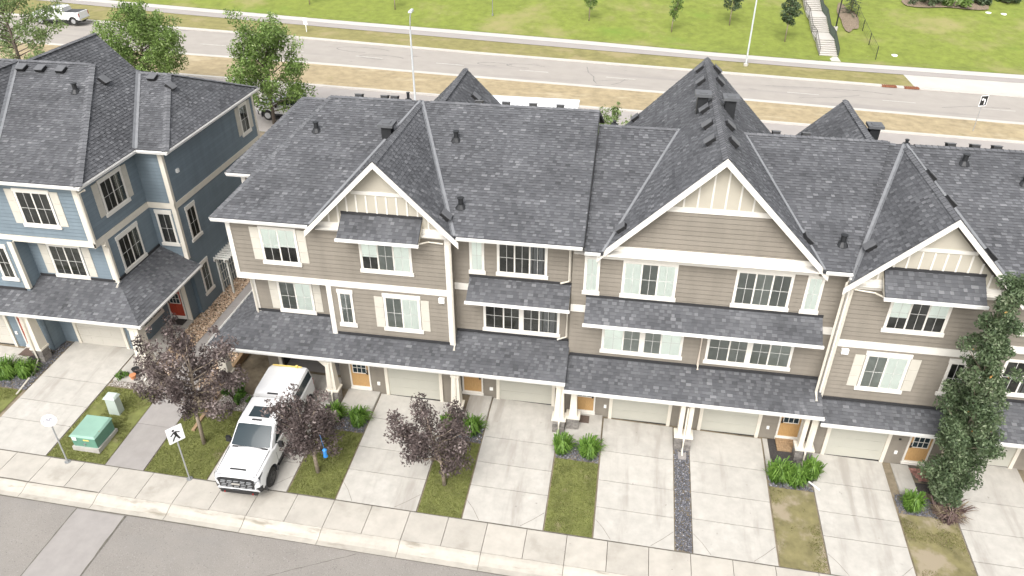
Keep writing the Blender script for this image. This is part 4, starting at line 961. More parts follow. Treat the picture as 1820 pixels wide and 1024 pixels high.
window(Cc, fC, 10.83, 13.12, 7.13, 9.0, [1, 1, 1], 'hdh'); window(Cc, fC, 10.56, 12.30, 4.04, 6.10, [1, 1], 'sb', ears=0.04, head=0.2); shutter(Cc, fC, 10.13, 10.53, 4.2, 5.87); shutter(Cc, fC, 12.33, 12.73, 4.2, 5.87)
window(Cc, fC, 13.78, 14.5, 4.18, 6.1, [1], 'd', ears=0.03, head=0.2); window(Cc, fD, 16.2, 18.0, 4.0, 5.9, [1, 1], 'dc'); window(Cc, fD, 16.2, 18.4, 7.1, 8.9, [1, 1, 1], 'cdc'); window(Cc, fD, 20.2, 22.0, 4.0, 5.9, [1, 1], 'dc'); window(Cc, fD, 20.2, 22.0, 7.1, 8.9, [1, 1], 'dc')
P(Cc, 'wall_light', 'fixture', fC, 9.52, 9.80, 5.88, 6.12, 0.0, 0.14)
panel(Cc, fC, [(9.4, 9.4), (14.76, 9.4), (XG, 12.15)])
P(Cc, 'gable_band', 'white_trim', fC, 9.15, 15.02, 9.05, 9.53, 0.0, 0.06); P(Cc, 'gable_band', 'white_trim', fC, 11.0, 13.3, 10.92, 11.07, 0.0, 0.05)
battens(Cc, fC, lambda u: min(YC - abs(u - XG) - 0.32, 10.93), 9.62, 14.6, 9.53, 0.445)
awning(Cc, 10.22, 13.85, 26.75, 10.04, 25.85, 9.28)
roofC = make_roof(Cc, [
    [(9.1, EC, ZC), (XG - hc, EC, ZC), (XG, RC, YC), (9.1, RC, YC)],
    [(XG + hc, EC, ZC), (26, EC, ZC), (26, RC, YC), (XG, RC, YC)],
    [(XG - hc - 0.1, 26.33, ZC - 0.1), (XG, 26.33, YC), (XG, RC, YC), (XG - hc, EC, ZC)], [(XG + hc + 0.1, 26.33, ZC - 0.1), (XG + hc, EC, ZC), (XG, RC, YC), (XG, 26.33, YC)],
    [(7.75, 37.0, 9.52), (10.73, 33.65, YC), (10.73, 39.5, YC), (7.75, 39.5, 9.52)], [(13.71, 37.0, 9.52), (13.71, 39.5, 9.52), (10.73, 39.5, YC), (10.73, 33.65, YC)]],
    hidden=[[(9.1, RC, YC), (26, RC, YC), (26, 40.6, ZC), (9.1, 40.6, ZC)]])
cap_line(roofC, (9.1, RC, YC), (XG - 0.4, RC, YC)); cap_line(roofC, (XG + 0.4, RC, YC), (26, RC, YC)); cap_line(roofC, (XG, 26.35, YC), (XG, RC - 0.3, YC), sl=0.75, lift=0.02); cap_line(roofC, (10.73, 33.65, YC), (10.73, 39.5, YC))
valley(roofC, (XG - hc, EC, ZC), (XG, RC, YC), NF, NL); valley(roofC, (XG + hc, EC, ZC), (XG, RC, YC), NF, NR)
rake(Cc, (XG - hc - 0.24, 26.33, ZC - 0.22), (XG, 26.33, YC + 0.02)); rake(Cc, (XG, 26.33, YC + 0.02), (XG + hc + 0.24, 26.33, ZC - 0.22))
gutter(Cc, (XG + hc + 0.1, EC, ZC - 0.02), (26, EC, ZC - 0.02), (0, -1, 0))
mb = MB(); mb.poly([(9.2, EC + 0.02, ZC - 0.17), (26, EC + 0.02, ZC - 0.17), (26, 27.5, ZC - 0.17), (9.2, 27.5, ZC - 0.17)]); mb.build('soffit', 'white_trim', Cc)
zc = lambda x: YC - abs(x - XG); zfc = lambda y: ZC + (YC - ZC) / (RC - EC) * (y - EC)
for (xx, yy, nn) in ((9.92, 27.8, NL), (12.5, 28.7, NR), (12.5, 31.2, NR), (13.9, 27.2, NR)): box_vent(roofC, (xx, yy, zc(xx)), nn)
box_vent(roofC, (9.7, 36.0, YC - 1.03), NL); box_vent(roofC, (12.4, 36.6, YC - 1.67), NR)
chimney(roofC, 11.9, 37.6, 11.0, 11.80)
for xx in (14.1, 15.1, 16.0, 17.9): box_vent(roofC, (xx, RC + 0.35, YC - 0.15), (0, 0.39, 0.92), 0.34, 0.22)
pipe_vent(roofC, (12.3, RC + 0.5, YC - 0.2), 0.25, 0.07); pipe_vent(roofC, (14.35, 32.75, zfc(32.75))); pipe_vent(roofC, (16.55, 31.85, zfc(31.85)))
ZP3 = 2.83; zr = lambda y: ZP3 + 0.5 * (y - 25.7)
porC = make_roof(Cc, [[(9.2, 25.7, ZP3), (26, 25.7, ZP3), (26, 27.4, zr(27.4)), (15.22, 27.4, zr(27.4)), (15.22, 26.75, zr(26.75)), (9.2, 26.75, zr(26.75))]], name='porch_roof', thick=0.12)
gutter(Cc, (9.22, 25.7, ZP3 - 0.01), (26, 25.7, ZP3 - 0.01), (0, -1, 0), 0.15, 0.13)
mb = MB(); mb.poly([(9.22, 25.72, ZP3 - 0.15), (26, 25.72, ZP3 - 0.15), (26, 27.4, ZP3 - 0.15), (9.22, 27.4, ZP3 - 0.15)]); mb.build('porch_ceiling', 'cream', Cc)
mb = MB(); mb.box(9.3, 26, 25.88, 26.1, ZP3 - 0.30, ZP3 - 0.151); mb.build('porch_beam', 'cream', Cc)
wall_flash(Cc, 9.3, 15.1, 26.75, zr(26.75) + 0.05); wall_flash(Cc, 15.3, 26, 27.4, zr(27.4) + 0.05)
garage_door(Cc, fC, 10.08, 12.49, gz(11.3, 27.2) + 0.0, 2.2); door(Cc, fC, 13.42, 14.44, gz(13.9, 27.2) + 0.10, 2.2, handle=-1); garage_door(Cc, fD, 15.75, 18.2, gz(17, 27.2) + 0.0, 2.2); door(Cc, fD, 19.2, 20.2, gz(19.7, 27.2) + 0.1, 2.2)
column(Cc, 14.9, 26.05, gz(14.9, 26), ZP3 - 0.29, double=True); column(Cc, 20.6, 26.05, gz(20.6, 26), ZP3 - 0.29, double=True)
P(Cc, 'wall_light', 'fixture', fC, 13.0, 13.12, 0.62, 0.79, 0.0, 0.07); P(Cc, 'house_number_plate', 'black_metal', fC, 13.0, 13.1, 1.45, 1.53, 0.0, 0.05)
downspout(Cc, [(9.02, 26.5, 9.6), (8.98, 26.62, 9.35), (8.98, 26.62, 3.75), (9.0, 26.3, 3.5)], 0.055); downspout(Cc, [(9.24, 26.5, 9.35), (9.26, 26.64, 9.1), (9.26, 26.64, 3.5)], 0.045); downspout(Cc, [(10.35, 25.95, 9.15), (10.1, 26.6, 8.98), (9.3, 26.62, 9.05)], 0.04)

# ============ the blue house
D = thing('townhouse', 'slate blue townhouse with red doors and a wrap-round porch roof', 'house', (-29.0, 34.0, gz(-29, 30)))
ED, ZD, RD, YD = 26.69, 10.95, 34.1, 14.1
fD1, fD2, fD3 = front(27.05), front(27.75), front(26.9)
main_wall(D, [(-40, -24.32, 27.77, 41.0, 0.5, 10.9), (-40, -24.32, 27.07, 27.78, 7.66, 10.9), (-40, -28.6, 26.92, 27.78, 0.5, 7.68), (-24.33, -22.82, 31.47, 41.28, 0.5, 10.9), (-24.33, -23.05, 30.77, 31.48, 0.5, 4.6)], 'blue_wall')
S = lambda fr, poly, board=0.19: siding(D, fr, poly, 'blue_siding', 'blue_wall', board)
S(fD1, [(-40, 7.95), (-24.3, 7.95), (-24.3, 10.85), (-40, 10.85)]); S(fD2, [(-28.6, 4.9), (-24.3, 4.9), (-24.3, 7.66), (-28.6, 7.66)]); S(fD3, [(-40, 4.6), (-28.6, 4.6), (-28.6, 7.66), (-40, 7.66)])
S(rightside(-24.3), [(27.05, 7.9), (31.45, 7.9), (31.45, 10.85), (27.05, 10.85)]); S(rightside(-24.3), [(27.75, 4.9), (31.45, 4.9), (31.45, 7.6), (27.75, 7.6)]); S(front(31.45), [(-24.3, 4.5), (-22.8, 4.5), (-22.8, 10.85), (-24.3, 10.85)])
S(rightside(-22.8), [(31.45, 1.0), (41.3, 1.0), (41.3, 10.85), (31.45, 10.85)]); S(rightside(-28.6), [(26.9, 5.0), (27.75, 5.0), (27.75, 7.66), (26.9, 7.66)])
S(fD3, [(-40, 0.8), (-28.6, 0.8), (-28.6, 4.2), (-40, 4.2)], 0.24); S(fD2, [(-28.6, 0.8), (-24.3, 0.8), (-24.3, 4.9), (-28.6, 4.9)], 0.24); S(rightside(-24.3), [(27.75, 1.0), (30.75, 1.0), (30.75, 4.6), (27.75, 4.6)]); S(front(30.75), [(-24.3, 1.0), (-23.05, 1.0), (-23.05, 4.4), (-24.3, 4.4)]); S(rightside(-28.6), [(26.9, 1.0), (27.75, 1.0), (27.75, 4.4), (26.9, 4.4)]); S(rightside(-23.05), [(30.75, 1.0), (31.45, 1.0), (31.45, 4.4), (30.75, 4.4)])
bb = lambda fr, a, b, z0=7.62, z1=7.95: P(D, 'belt_board', 'cream', fr, a, b, z0, z1, 0.0, 0.05)
bb(fD1, -40, -24.25); bb(rightside(-24.3), 27.0, 31.40, 7.58, 7.9); bb(front(31.45), -24.25, -22.75, 7.58, 7.9); bb(rightside(-22.8), 31.40, 41.35, 7.56, 7.88)
cb = lambda fr, a, b, z0, z1: P(D, 'corner_board', 'cream', fr, a, b, z0, z1, 0.0, 0.055)
cb(fD1, -24.50, -24.24, 7.95, 10.8); cb(rightside(-24.3), 26.99, 27.2, 7.9, 10.8); cb(fD2, -24.5, -24.24, 5.2, 7.62); cb(rightside(-24.3), 27.69, 27.9, 5.2, 7.58); cb(front(31.45), -22.98, -22.74, 4.6, 7.58); cb(front(31.45), -22.98, -22.74, 7.9, 10.8); cb(rightside(-22.8), 31.39, 31.58, 4.6, 7.56); cb(rightside(-22.8), 31.39, 31.58, 7.88, 10.8)
cb(rightside(-22.8), 41.15, 41.35, 1.0, 10.8); cb(fD3, -28.80, -28.54, 5.0, 7.62); cb(rightside(-28.6), 26.84, 27.0, 5.0, 7.62); cb(front(30.75), -23.25, -23.0, 1.0, 4.3)
window(D, fD1, -27.52, -25.72, 8.5, 10.48, [1, 1], 'd', head=0.16, ears=0.03); shutter(D, fD1, -27.98, -27.56, 8.64, 10.4); shutter(D, fD1, -25.68, -25.27, 8.64, 10.4)
window(D, fD2, -27.56, -25.76, 5.3, 7.2, [1, 1], 'd'); shutter(D, fD2, -28.02, -27.6, 5.47, 7.12); shutter(D, fD2, -25.72, -25.3, 5.47, 7.12); window(D, fD3, -29.8, -29.02, 5.4, 7.46, [1], 'd', ears=0.03, head=0.18)
rs = rightside(-24.3)
window(D, rs, 28.42, 30.18, 8.54, 10.42, [1, 1], 'd', head=0.16, ears=0.03); shutter(D, rs, 27.98, 28.38, 8.68, 10.36); shutter(D, rs, 30.22, 30.62, 8.68, 10.36); window(D, rs, 28.44, 30.18, 5.38, 7.42, [1, 1], 'd', head=0.2, ears=0.03); window(D, front(31.45), -23.98, -23.08, 5.38, 7.49, [1], 'd', head=0.2, ears=0.03)
r2 = rightside(-22.8)
window(D, r2, 32.18, 33.08, 5.24, 7.32, [1], 'd', head=0.2, ears=0.03); window(D, r2, 32.14, 32.97, 1.81, 3.9, [1], 'd', head=0.2, ears=0.03); window(D, r2, 39.40, 40.44, 8.45, 10.36, [1], 'd', head=0.16); shutter(D, r2, 39.0, 39.37, 8.6, 10.3); shutter(D, r2, 40.47, 40.84, 8.6, 10.3); P(D, 'wall_light', 'fixture', r2, 32.25, 32.45, 9.25, 9.45, 0.0, 0.12)
window(D, rs, 28.35, 30.15, 1.85, 2.75, [1, 1], 'd')
XL = -31.4; hd = YD - ZD
roofD = make_roof(D, [
    [(XL + hd, ED, ZD), (-23.81, ED, ZD), (-27.2, RD, YD), (XL, RD, YD)], [(-23.81, ED, ZD), (-23.81, 31.05, ZD), (-26.15, 36.1, 13.13), (-26.2, 36.4, 13.14), (-27.2, RD, YD)],
    [(-23.81, 31.05, ZD), (-22.2, 31.05, ZD), (-24.45, 36.1, 13.13), (-26.15, 36.1, 13.13)], [(-22.2, 31.05, ZD), (-22.2, 41.1, ZD), (-24.45, 36.1, 13.13)],
    [(XL + hd + 0.1, 26.5, ZD - 0.1), (XL + hd, ED, ZD), (XL, RD, YD), (XL, 26.5, YD)], [(XL - hd - 0.1, 26.5, ZD - 0.1), (XL, 26.5, YD), (XL, RD, YD), (XL - hd, ED, ZD)], [(-40, ED, ZD), (XL - hd, ED, ZD), (XL, RD, YD), (-40, RD, YD)],
    [(-33.96, 37.0, 11.0), (-30.86, 34.15, YD), (-30.86, 39.7, YD), (-33.96, 39.7, 11.0)], [(-27.76, 37.0, 11.0), (-27.76, 39.7, 11.0), (-30.86, 39.7, YD), (-30.86, 34.15, YD)]],
    hidden=[[(-40, RD, YD), (-27.2, RD, YD), (-26.2, 36.4, 13.14), (-26.15, 36.1, 13.13), (-24.45, 36.1, 13.13), (-22.2, 41.1, ZD), (-40, 41.5, ZD)]])
cap_line(roofD, (-23.81, ED, ZD), (-27.2, RD, YD), 0.36, sl=0.28, lift=0.015); cap_line(roofD, (-40, RD, YD), (-27.2, RD, YD)); cap_line(roofD, (-22.2, 31.05, ZD), (-24.45, 36.1, 13.13), 0.34, sl=0.28, lift=0.015); cap_line(roofD, (-22.2, 41.1, ZD), (-24.45, 36.1, 13.13)); cap_line(roofD, (-26.1, 36.1, 13.13), (-24.45, 36.1, 13.13)); cap_line(roofD, (-30.86, 34.15, YD), (-30.86, 39.7, YD)); cap_line(roofD, (XL, 26.5, YD), (XL, RD, YD))
NS = (0.68, 0, 0.73)
valley(roofD, (-23.81, 31.05, ZD), (-26.15, 36.1, 13.13), NF, NS, 0.13); valley(roofD, (XL + hd, ED, ZD), (XL, RD, YD), NF, NR, 0.13)
gt = lambda p, q, o: gutter(D, p, q, o, 0.14, 0.12)
zg = ZD - 0.02
gt((-28.1, ED, zg), (-23.7, ED, zg), (0, -1, 0)); gt((-23.81, ED - 0.1, zg), (-23.81, 31.0, zg), (1, 0, 0)); gt((-23.8, 31.05, zg), (-22.1, 31.05, zg), (0, -1, 0)); gt((-22.2, 30.95, zg), (-22.2, 41.2, zg), (1, 0, 0))
mb = MB(); mb.poly([(-40, ED + 0.02, ZD - 0.17), (-23.83, ED + 0.02, ZD - 0.17), (-23.83, 31.5, ZD - 0.17), (-40, 31.5, ZD - 0.17)]); mb.poly([(-24.3, 31.07, ZD - 0.172), (-22.22, 31.07, ZD - 0.172), (-22.22, 41.1, ZD - 0.172), (-24.3, 41.1, ZD - 0.172)]); mb.build('soffit', 'white_trim', D)
rake(D, (XL + hd + 0.22, 26.5, ZD - 0.2), (XL, 26.5, YD + 0.02)); rake(D, (XL, 26.5, YD + 0.02), (XL - hd - 0.22, 26.5, ZD - 0.2)); mb = MB(); mb.prism([(XL - 3, 27.5, ZD - 0.1), (XL + 3, 27.5, ZD - 0.1), (XL, 27.5, YD - 0.2)], (0, -0.45, 0)); mb.build('gable_wall', 'blue_wall', D)
zdm = lambda y: ZD + 0.425 * (y - ED)
for xx in (-30.7, -29.65, -28.5): box_vent(roofD, (xx, 33.5, zdm(33.5)), NF, 0.42, 0.2)
box_vent(roofD, (-26.45, 33.6, ZD + 0.93 * 2.64), NS, 0.42, 0.2); box_vent(roofD, (-25.1, 35.7, ZD + 0.432 * 4.65), NF, 0.42, 0.2); box_vent(roofD, (-24.0, 35.3, ZD + 0.97 * 1.8), NS, 0.42, 0.2); box_vent(roofD, (-31.6, 38.6, YD - 0.74), NL, 0.42, 0.2); box_vent(roofD, (-31.5, 36.9, YD - 0.64), NL, 0.42, 0.2); box_vent(roofD, (-29.2, 37.6, YD - 1.66), NR, 0.42, 0.2); box_vent(roofD, (-28.1, 36.9, YD - 2.7), NR, 0.4, 0.2)
pipe_vent(roofD, (-27.0, 32.2, zdm(32.2)))
ZP4 = 4.3; p4 = 0.47
z4 = lambda y: ZP4 + p4 * (y - 25.7); x4 = lambda x: ZP4 + p4 * (-22.2 - x)
porD = make_roof(D, [[(-40, 25.7, ZP4), (-22.2, 25.7, ZP4), (-24.25, 27.75, z4(27.75)), (-28.6, 27.75, z4(27.75)), (-28.6, 26.9, z4(26.9)), (-40, 26.9, z4(26.9))],
                    [(-22.2, 25.7, ZP4), (-22.2, 31.45, ZP4), (-24.3, 31.45, x4(-24.3)), (-24.3, 27.8, x4(-24.3)), (-24.25, 27.75, x4(-24.25))]], name='porch_roof', thick=0.12)
gt((-40, 25.7, ZP4 - 0.01), (-22.08, 25.7, ZP4 - 0.01), (0, -1, 0)); gt((-22.2, 25.6, ZP4 - 0.01), (-22.2, 31.5, ZP4 - 0.01), (1, 0, 0))
mb = MB(); mb.poly([(-40, 25.72, ZP4 - 0.15), (-22.22, 25.72, ZP4 - 0.15), (-22.22, 27.8, ZP4 - 0.15), (-40, 27.8, ZP4 - 0.15)]); mb.poly([(-24.3, 27.8, ZP4 - 0.15), (-22.22, 27.8, ZP4 - 0.15), (-22.22, 31.45, ZP4 - 0.15), (-24.3, 31.45, ZP4 - 0.15)]); mb.build('porch_ceiling', 'cream', D)
mb = MB(); mb.box(-40, -22.4, 25.88, 26.1, ZP4 - 0.32, ZP4 - 0.151); mb.box(-22.6, -22.38, 26.1, 31.4, ZP4 - 0.32, ZP4 - 0.151); mb.build('porch_beam', 'cream', D)
wall_flash(D, -28.5, -24.4, 27.75, z4(27.75) + 0.05); wall_flash(D, -40, -28.8, 26.9, z4(26.9) + 0.05); mb = MB(); mb.box(-24.275, -24.23, 27.8, 31.4, x4(-24.3) + 0.02, x4(-24.3) + 0.15); mb.build('wall_flashing', 'flashing', D)
cD = column(D, -22.75, 26.1, gz(-22.75, 26.1), ZP4 - 0.31, w=0.5, arch=-1); column(D, -28.7, 26.15, gz(-28.7, 26.15), ZP4 - 0.31, w=0.46, spout=False); column(D, -34.0, 26.15, gz(-34, 26.15), ZP4 - 0.31, w=0.46)
door(D, fD3, -30.15, -29.2, gz(-29.7, 27.2) + 0.05, 2.2, 'red_door', label='red front door under the porch'); garage_door(D, fD2, -27.6, -25.02, gz(-26.3, 28) - 0.01, 2.25, 'garage_blue'); garage_door(D, fD3, -33.6, -30.85, gz(-32, 27.2), 2.25, 'garage_blue'); door(D, front(30.75), -24.28, -23.3, gz(-23.8, 31) + 0.06, 2.2, 'red_door', handle=-1)
P(D, 'wall_light', 'fixture', fD3, -30.55, -30.42, 2.0, 2.17, 0.0, 0.07); P(D, 'wall_light', 'fixture', fD2, -24.62, -24.5, 2.3, 2.48, 0.0, 0.07)
downspout(D, [(-23.7, 26.9, 10.7), (-24.15, 26.92, 10.45), (-24.15, 26.92, 7.9)], 0.05); downspout(D, [(-24.1, 27.4, 7.55), (-24.14, 27.6, 7.3), (-24.14, 27.6, 5.4), (-24.1, 27.3, 5.25)], 0.055)
downspout(D, [(-28.75, 25.8, 4.15), (-28.75, 25.82, 1.35), (-28.55, 25.2, 1.12), (-28.35, 23.6, 0.98)], 0.05)
for k in range(5):                                                       # little dark numerals down the corner post
    mb = MB(); mb.box(-22.86 + 0.03 * k, -22.80 + 0.03 * k, 25.775, 25.79, 2.75 - 0.16 * k, 2.83 - 0.16 * k); mb.build('house_number', 'black_metal', D)
window(D, fD1, -32.4, -30.4, 8.5, 10.48, [1, 1], 'sd', head=0.16, ears=0.03); window(D, fD3, -33.2, -31.4, 5.4, 7.3, [1, 1], 'ds', head=0.16, ears=0.03)
# ------------------------------------------------------------------ plants
def leaf_cloud(mb, centers, radii, n, size, tone_mu=0.5, tone_sd=0.2, flat=0.0, zlo=None, zhi=None):
    """leaf-sized quads spread through clumps; every clump has its own lightness"""
    w = np.array([r ** 2 for r in radii]); w = w / w.sum(); cnt = rng.multinomial(n, w)
    for c, r, k in zip(centers, radii, cnt):
        if k == 0: continue
        ct = rng.normal(0, 0.15)
        d = rng.normal(size=(k, 3)); d /= np.linalg.norm(d, axis=1)[:, None]; rr = r * rng.uniform(0, 1, k) ** 0.42
        p = np.array(c) + d * rr[:, None]
        a = rng.normal(size=(k, 3)); a /= np.linalg.norm(a, axis=1)[:, None]
        b = np.cross(a, rng.normal(size=(k, 3))); b /= np.linalg.norm(b, axis=1)[:, None]
        s = size * rng.uniform(0.5, 1.55, k)
        t = np.clip(tone_mu + ct + rng.normal(0, tone_sd, k), 0, 0.98); t[rng.random(k) < 0.0015] = 1.0
        i0 = len(mb.v)
        q = np.stack([p - a * s[:, None], p + b * (s * 0.45)[:, None], p + a * s[:, None], p - b * (s * 0.45)[:, None]], 1).reshape(-1, 3)
        mb.v.extend(map(tuple, q.tolist())); mb.f.extend([(i0 + 4 * j, i0 + 4 * j + 1, i0 + 4 * j + 2, i0 + 4 * j + 3) for j in range(k)]); mb.t.extend(t.tolist())

def broadleaf(name, label, cat, base, height, crown, n_limb, leaves, size, mleaf, mbark='bark', r=0.08, trunk=0.3, lean=(0, 0), group=None, clump=(0.35, 0.6), shape=None, tone=0.5, spread=1.0):
    """trunk and limbs that carry leaf clumps; crown = (rx, ry) at its widest"""
    x, y, z = base
    t = thing(name, label, cat, base, group)
    tb = MB(); H = height; th = H * trunk
    top = Vector((x + lean[0], y + lean[1], z + H * 0.92))
    pts = [Vector((x, y, z - 0.1)), Vector((x + lean[0] * 0.1, y + lean[1] * 0.1, z + th))]
    for k in (0.45, 0.62, 0.8): pts.append(Vector((x + lean[0] * k + random.uniform(-.06, .06) * H * 0.1, y + lean[1] * k + random.uniform(-.06, .06) * H * 0.1, z + H * max(k, trunk + 0.05))))
    pts.append(top); rad = [r * 1.25, r, r * 0.75, r * 0.55, r * 0.35, r * 0.12]
    tb.tube(pts, rad, 8)
    cs = []; rs = []
    for k in range(n_limb):
        s = (k + 0.5) / n_limb; a = k * 2.4 + random.uniform(-0.4, 0.4)
        zs = th * 0.9 + (H * 0.85 - th) * s
        prof = shape(s) if shape else math.sin(math.pi * min(max(0.12 + 0.88 * s, 0), 1)) ** 0.6
        st = pts[1].lerp(top, max(0.0, (zs - th) / (H - th)) * 0.8)
        reach = prof * random.uniform(0.75, 1.1) * spread
        en = Vector((x + lean[0] * s + crown[0] * reach * math.cos(a), y + lean[1] * s + crown[1] * reach * math.sin(a), z + zs + H * (0.12 + 0.05 * random.random())))
        mid = st.lerp(en, 0.5) + Vector((0, 0, -0.03 * H))
        tb.tube([st, mid, en], [r * 0.42, r * 0.26, r * 0.07], 5)
        for f in ((0.55, 0.8, 1.0) if k % 2 else (0.4, 0.75, 1.0)):
            p = st.lerp(en, f); j = clump[0] * 0.6
            cs.append((p.x + random.uniform(-j, j), p.y + random.uniform(-j, j), p.z + random.uniform(-j, j))); rs.append(random.uniform(*clump) * (0.8 if f < 0.7 else 1))
        if random.random() < 0.5:
            tw = en + Vector((random.uniform(-.4, .4), random.uniform(-.4, .4), random.uniform(0.1, 0.5))) * (H / 6); tb.tube([en, tw], [r * 0.08, r * 0.03], 4); cs.append(tuple(tw)); rs.append(clump[0] * 0.6)
    cs.append(tuple(top)); rs.append(clump[0]); cs.append(tuple(top - Vector((0, 0, H * 0.08)))); rs.append(clump[1] * 0.8)
    tb.build('trunk', mbark, t, smooth=True)
    cb_ = MB(); leaf_cloud(cb_, cs, rs, leaves, size, tone, 0.2)
    cb_.build('crown', mleaf, t, tone=True)
    return t

# three purple-leaved street trees
def purple(label, base, H, crown, lean, leaves, seed):
    global rng
    random.seed(seed); rng = np.random.default_rng(seed)
    return broadleaf('purple_leaf_tree', label, 'tree', base, H, crown, 28, leaves, 0.062, 'purple_leaf', 'bark', 0.075, 0.31, lean, 'purple trees along the sidewalk', (0.26, 0.46), tone=0.50,
                     shape=lambda s: 0.75 + 0.35 * math.sin(math.pi * (0.2 + 0.6 * s)))
purple('large purple-leaved tree behind the pedestrian sign', (-17.9, 22.3, gz(-17.9, 22.3)), 6.0, (2.1, 1.15), (0.2, 0.5), 13000, 11)
purple('small round purple-leaved tree with a blue feeder beside the white pickup', (-12.2, 21.65, gz(-12.2, 21.65)), 4.0, (1.05, 1.0), (-0.5, 0.2), 9000, 12)
purple('purple-leaved tree between two driveways, its branches leaning to one side', (-6.57, 21.95, gz(-6.57, 21.95)), 4.1, (1.45, 1.1), (-0.6, 0.1), 9000, 13)
# slim columnar tree
random.seed(5); rng = np.random.default_rng(5)
asp = thing('columnar_tree', 'tall slim green columnar tree in front of the house wall', 'tree', (14.75, 24.75, gz(14.75, 24.75)))
ab = MB(); bz = gz(14.75, 24.75); ab.tube([(14.75, 24.75, bz - 0.1), (14.6, 24.8, bz + 3), (14.35, 24.85, bz + 7), (13.95, 24.9, bz + 11.2)], [0.11, 0.09, 0.06, 0.015], 8)
cs = []; rs = []
for k in range(240):
    s = random.random(); a = random.uniform(0, 6.28); zz = 0.35 + s * 10.9
    w = (0.55 + 0.75 * min(1, s / 0.2)) * (1 - 0.05 * s) if s < 0.45 else 1.27 * (1 - (s - 0.45) / 0.58) ** 0.62 + 0.06
    rr = w * random.uniform(0.1, 1.0) * (0.85 + 0.25 * math.sin(zz * 2.1 + a)); ax = 14.75 - 0.85 * s
    p = (ax + rr * math.cos(a), 24.75 + 0.15 * s + rr * math.sin(a), bz + zz); cs.append(p); rs.append(random.uniform(0.30, 0.48) * (1 - 0.35 * s))
    if k % 2 == 0: ab.tube([(ax, 24.75 + 0.12 * s, bz + max(0.3, zz - 1.1)), p], [0.028, 0.008], 4)
ab.build('trunk', 'bark', asp, smooth=True)
cb_ = MB(); leaf_cloud(cb_, cs, rs, 52000, 0.060, 0.53, 0.2); cb_.build('crown', 'aspen_leaf', asp, tone=True)

# trees behind the houses and on the far side
random.seed(21); rng = np.random.default_rng(21)
g1 = 'trees behind the houses'
broadleaf('ash_tree', 'tall light green tree in the gap between the blue and tan houses', 'tree', (-31.4, 60.0, gz(-31.4, 60)), 9.4, (3.7, 3.0), 34, 18000, 0.11, 'green_leaf', 'dark_bark', 0.14, 0.12, (0.4, 0), g1, (0.55, 1.0), tone=0.55, shape=lambda s: 1.02 - 0.55 * s)
broadleaf('ash_tree', 'round light green tree directly behind the blue rear roof peak', 'tree', (-45.0, 63.5, gz(-45.0, 63.5)), 8.6, (3.9, 3.2), 34, 20000, 0.11, 'green_leaf', 'dark_bark', 0.14, 0.22, (0, 0), g1, (0.6, 1.0), tone=0.55)
broadleaf('poplar_tree', 'sparse pale green tree with see-through crown behind the blue roof ridge', 'tree', (-60.5, 66.0, gz(-60.5, 66)), 11.0, (5.2, 3.2), 28, 12000, 0.12, 'pale_leaf', 'dark_bark', 0.14, 0.15, (0, 0), g1, (0.5, 0.95), tone=0.55)
broadleaf('lilac_bush', 'loose leafy bush showing behind the big gable roof', 'bush', (-1.9, 55.0, gz(-1.9, 55)), 6.0, (1.5, 1.3), 14, 2600, 0.11, 'pale_leaf', 'dark_bark', 0.06, 0.2, (0.6, 0), None, (0.3, 0.6), tone=0.55)
broadleaf('young_tree', 'bare young tree with few leaves beside the white trailer', 'tree', (-12.4, 58.5, gz(-12.4, 58.5)), 5.6, (0.9, 0.8), 12, 260, 0.08, 'pale_leaf', 'dark_bark', 0.05, 0.3, (0, 0), None, (0.15, 0.3))
g2 = 'young trees on the grassy slope'
def hzz(x, y): return hz(x, y)
for (lab, x, y, H, cr, n, m, tn) in (
        ('small bright green young tree on the slope above the tyre marks', -6.4, 101.0, 4.4, 0.9, 900, 'green_leaf', 0.6),
        ('thin leaning bright green young tree on the slope', 4.2, 99.7, 4.6, 0.7, 900, 'green_leaf', 0.55),
        ('bushy grey-green young tree on the slope beside the tall lamp pole', 11.6, 103.0, 5.0, 1.4, 1800, 'spruce', 0.6),
        ('dense dark green young tree just left of the stairway', 18.1, 98.9, 5.6, 1.15, 2400, 'aspen_leaf', 0.35),
        ('sapling with bare trunk on the slope behind the curved street lamp', -32.6, 101.3, 4.6, 0.8, 500, 'green_leaf', 0.5),
        ('sapling with bare trunk on the slope behind the tree between the houses', -44.7, 101.3, 4.6, 0.8, 500, 'green_leaf', 0.5)):
    broadleaf('young_tree', lab, 'tree', (x, y, hzz(x, y)), H, (cr, cr), 14, n, 0.12, m, 'bark', 0.06, 0.34, (0.5 if 'leaning' in lab else 0.1, 0), g2, (0.25, 0.5), tone=tn)
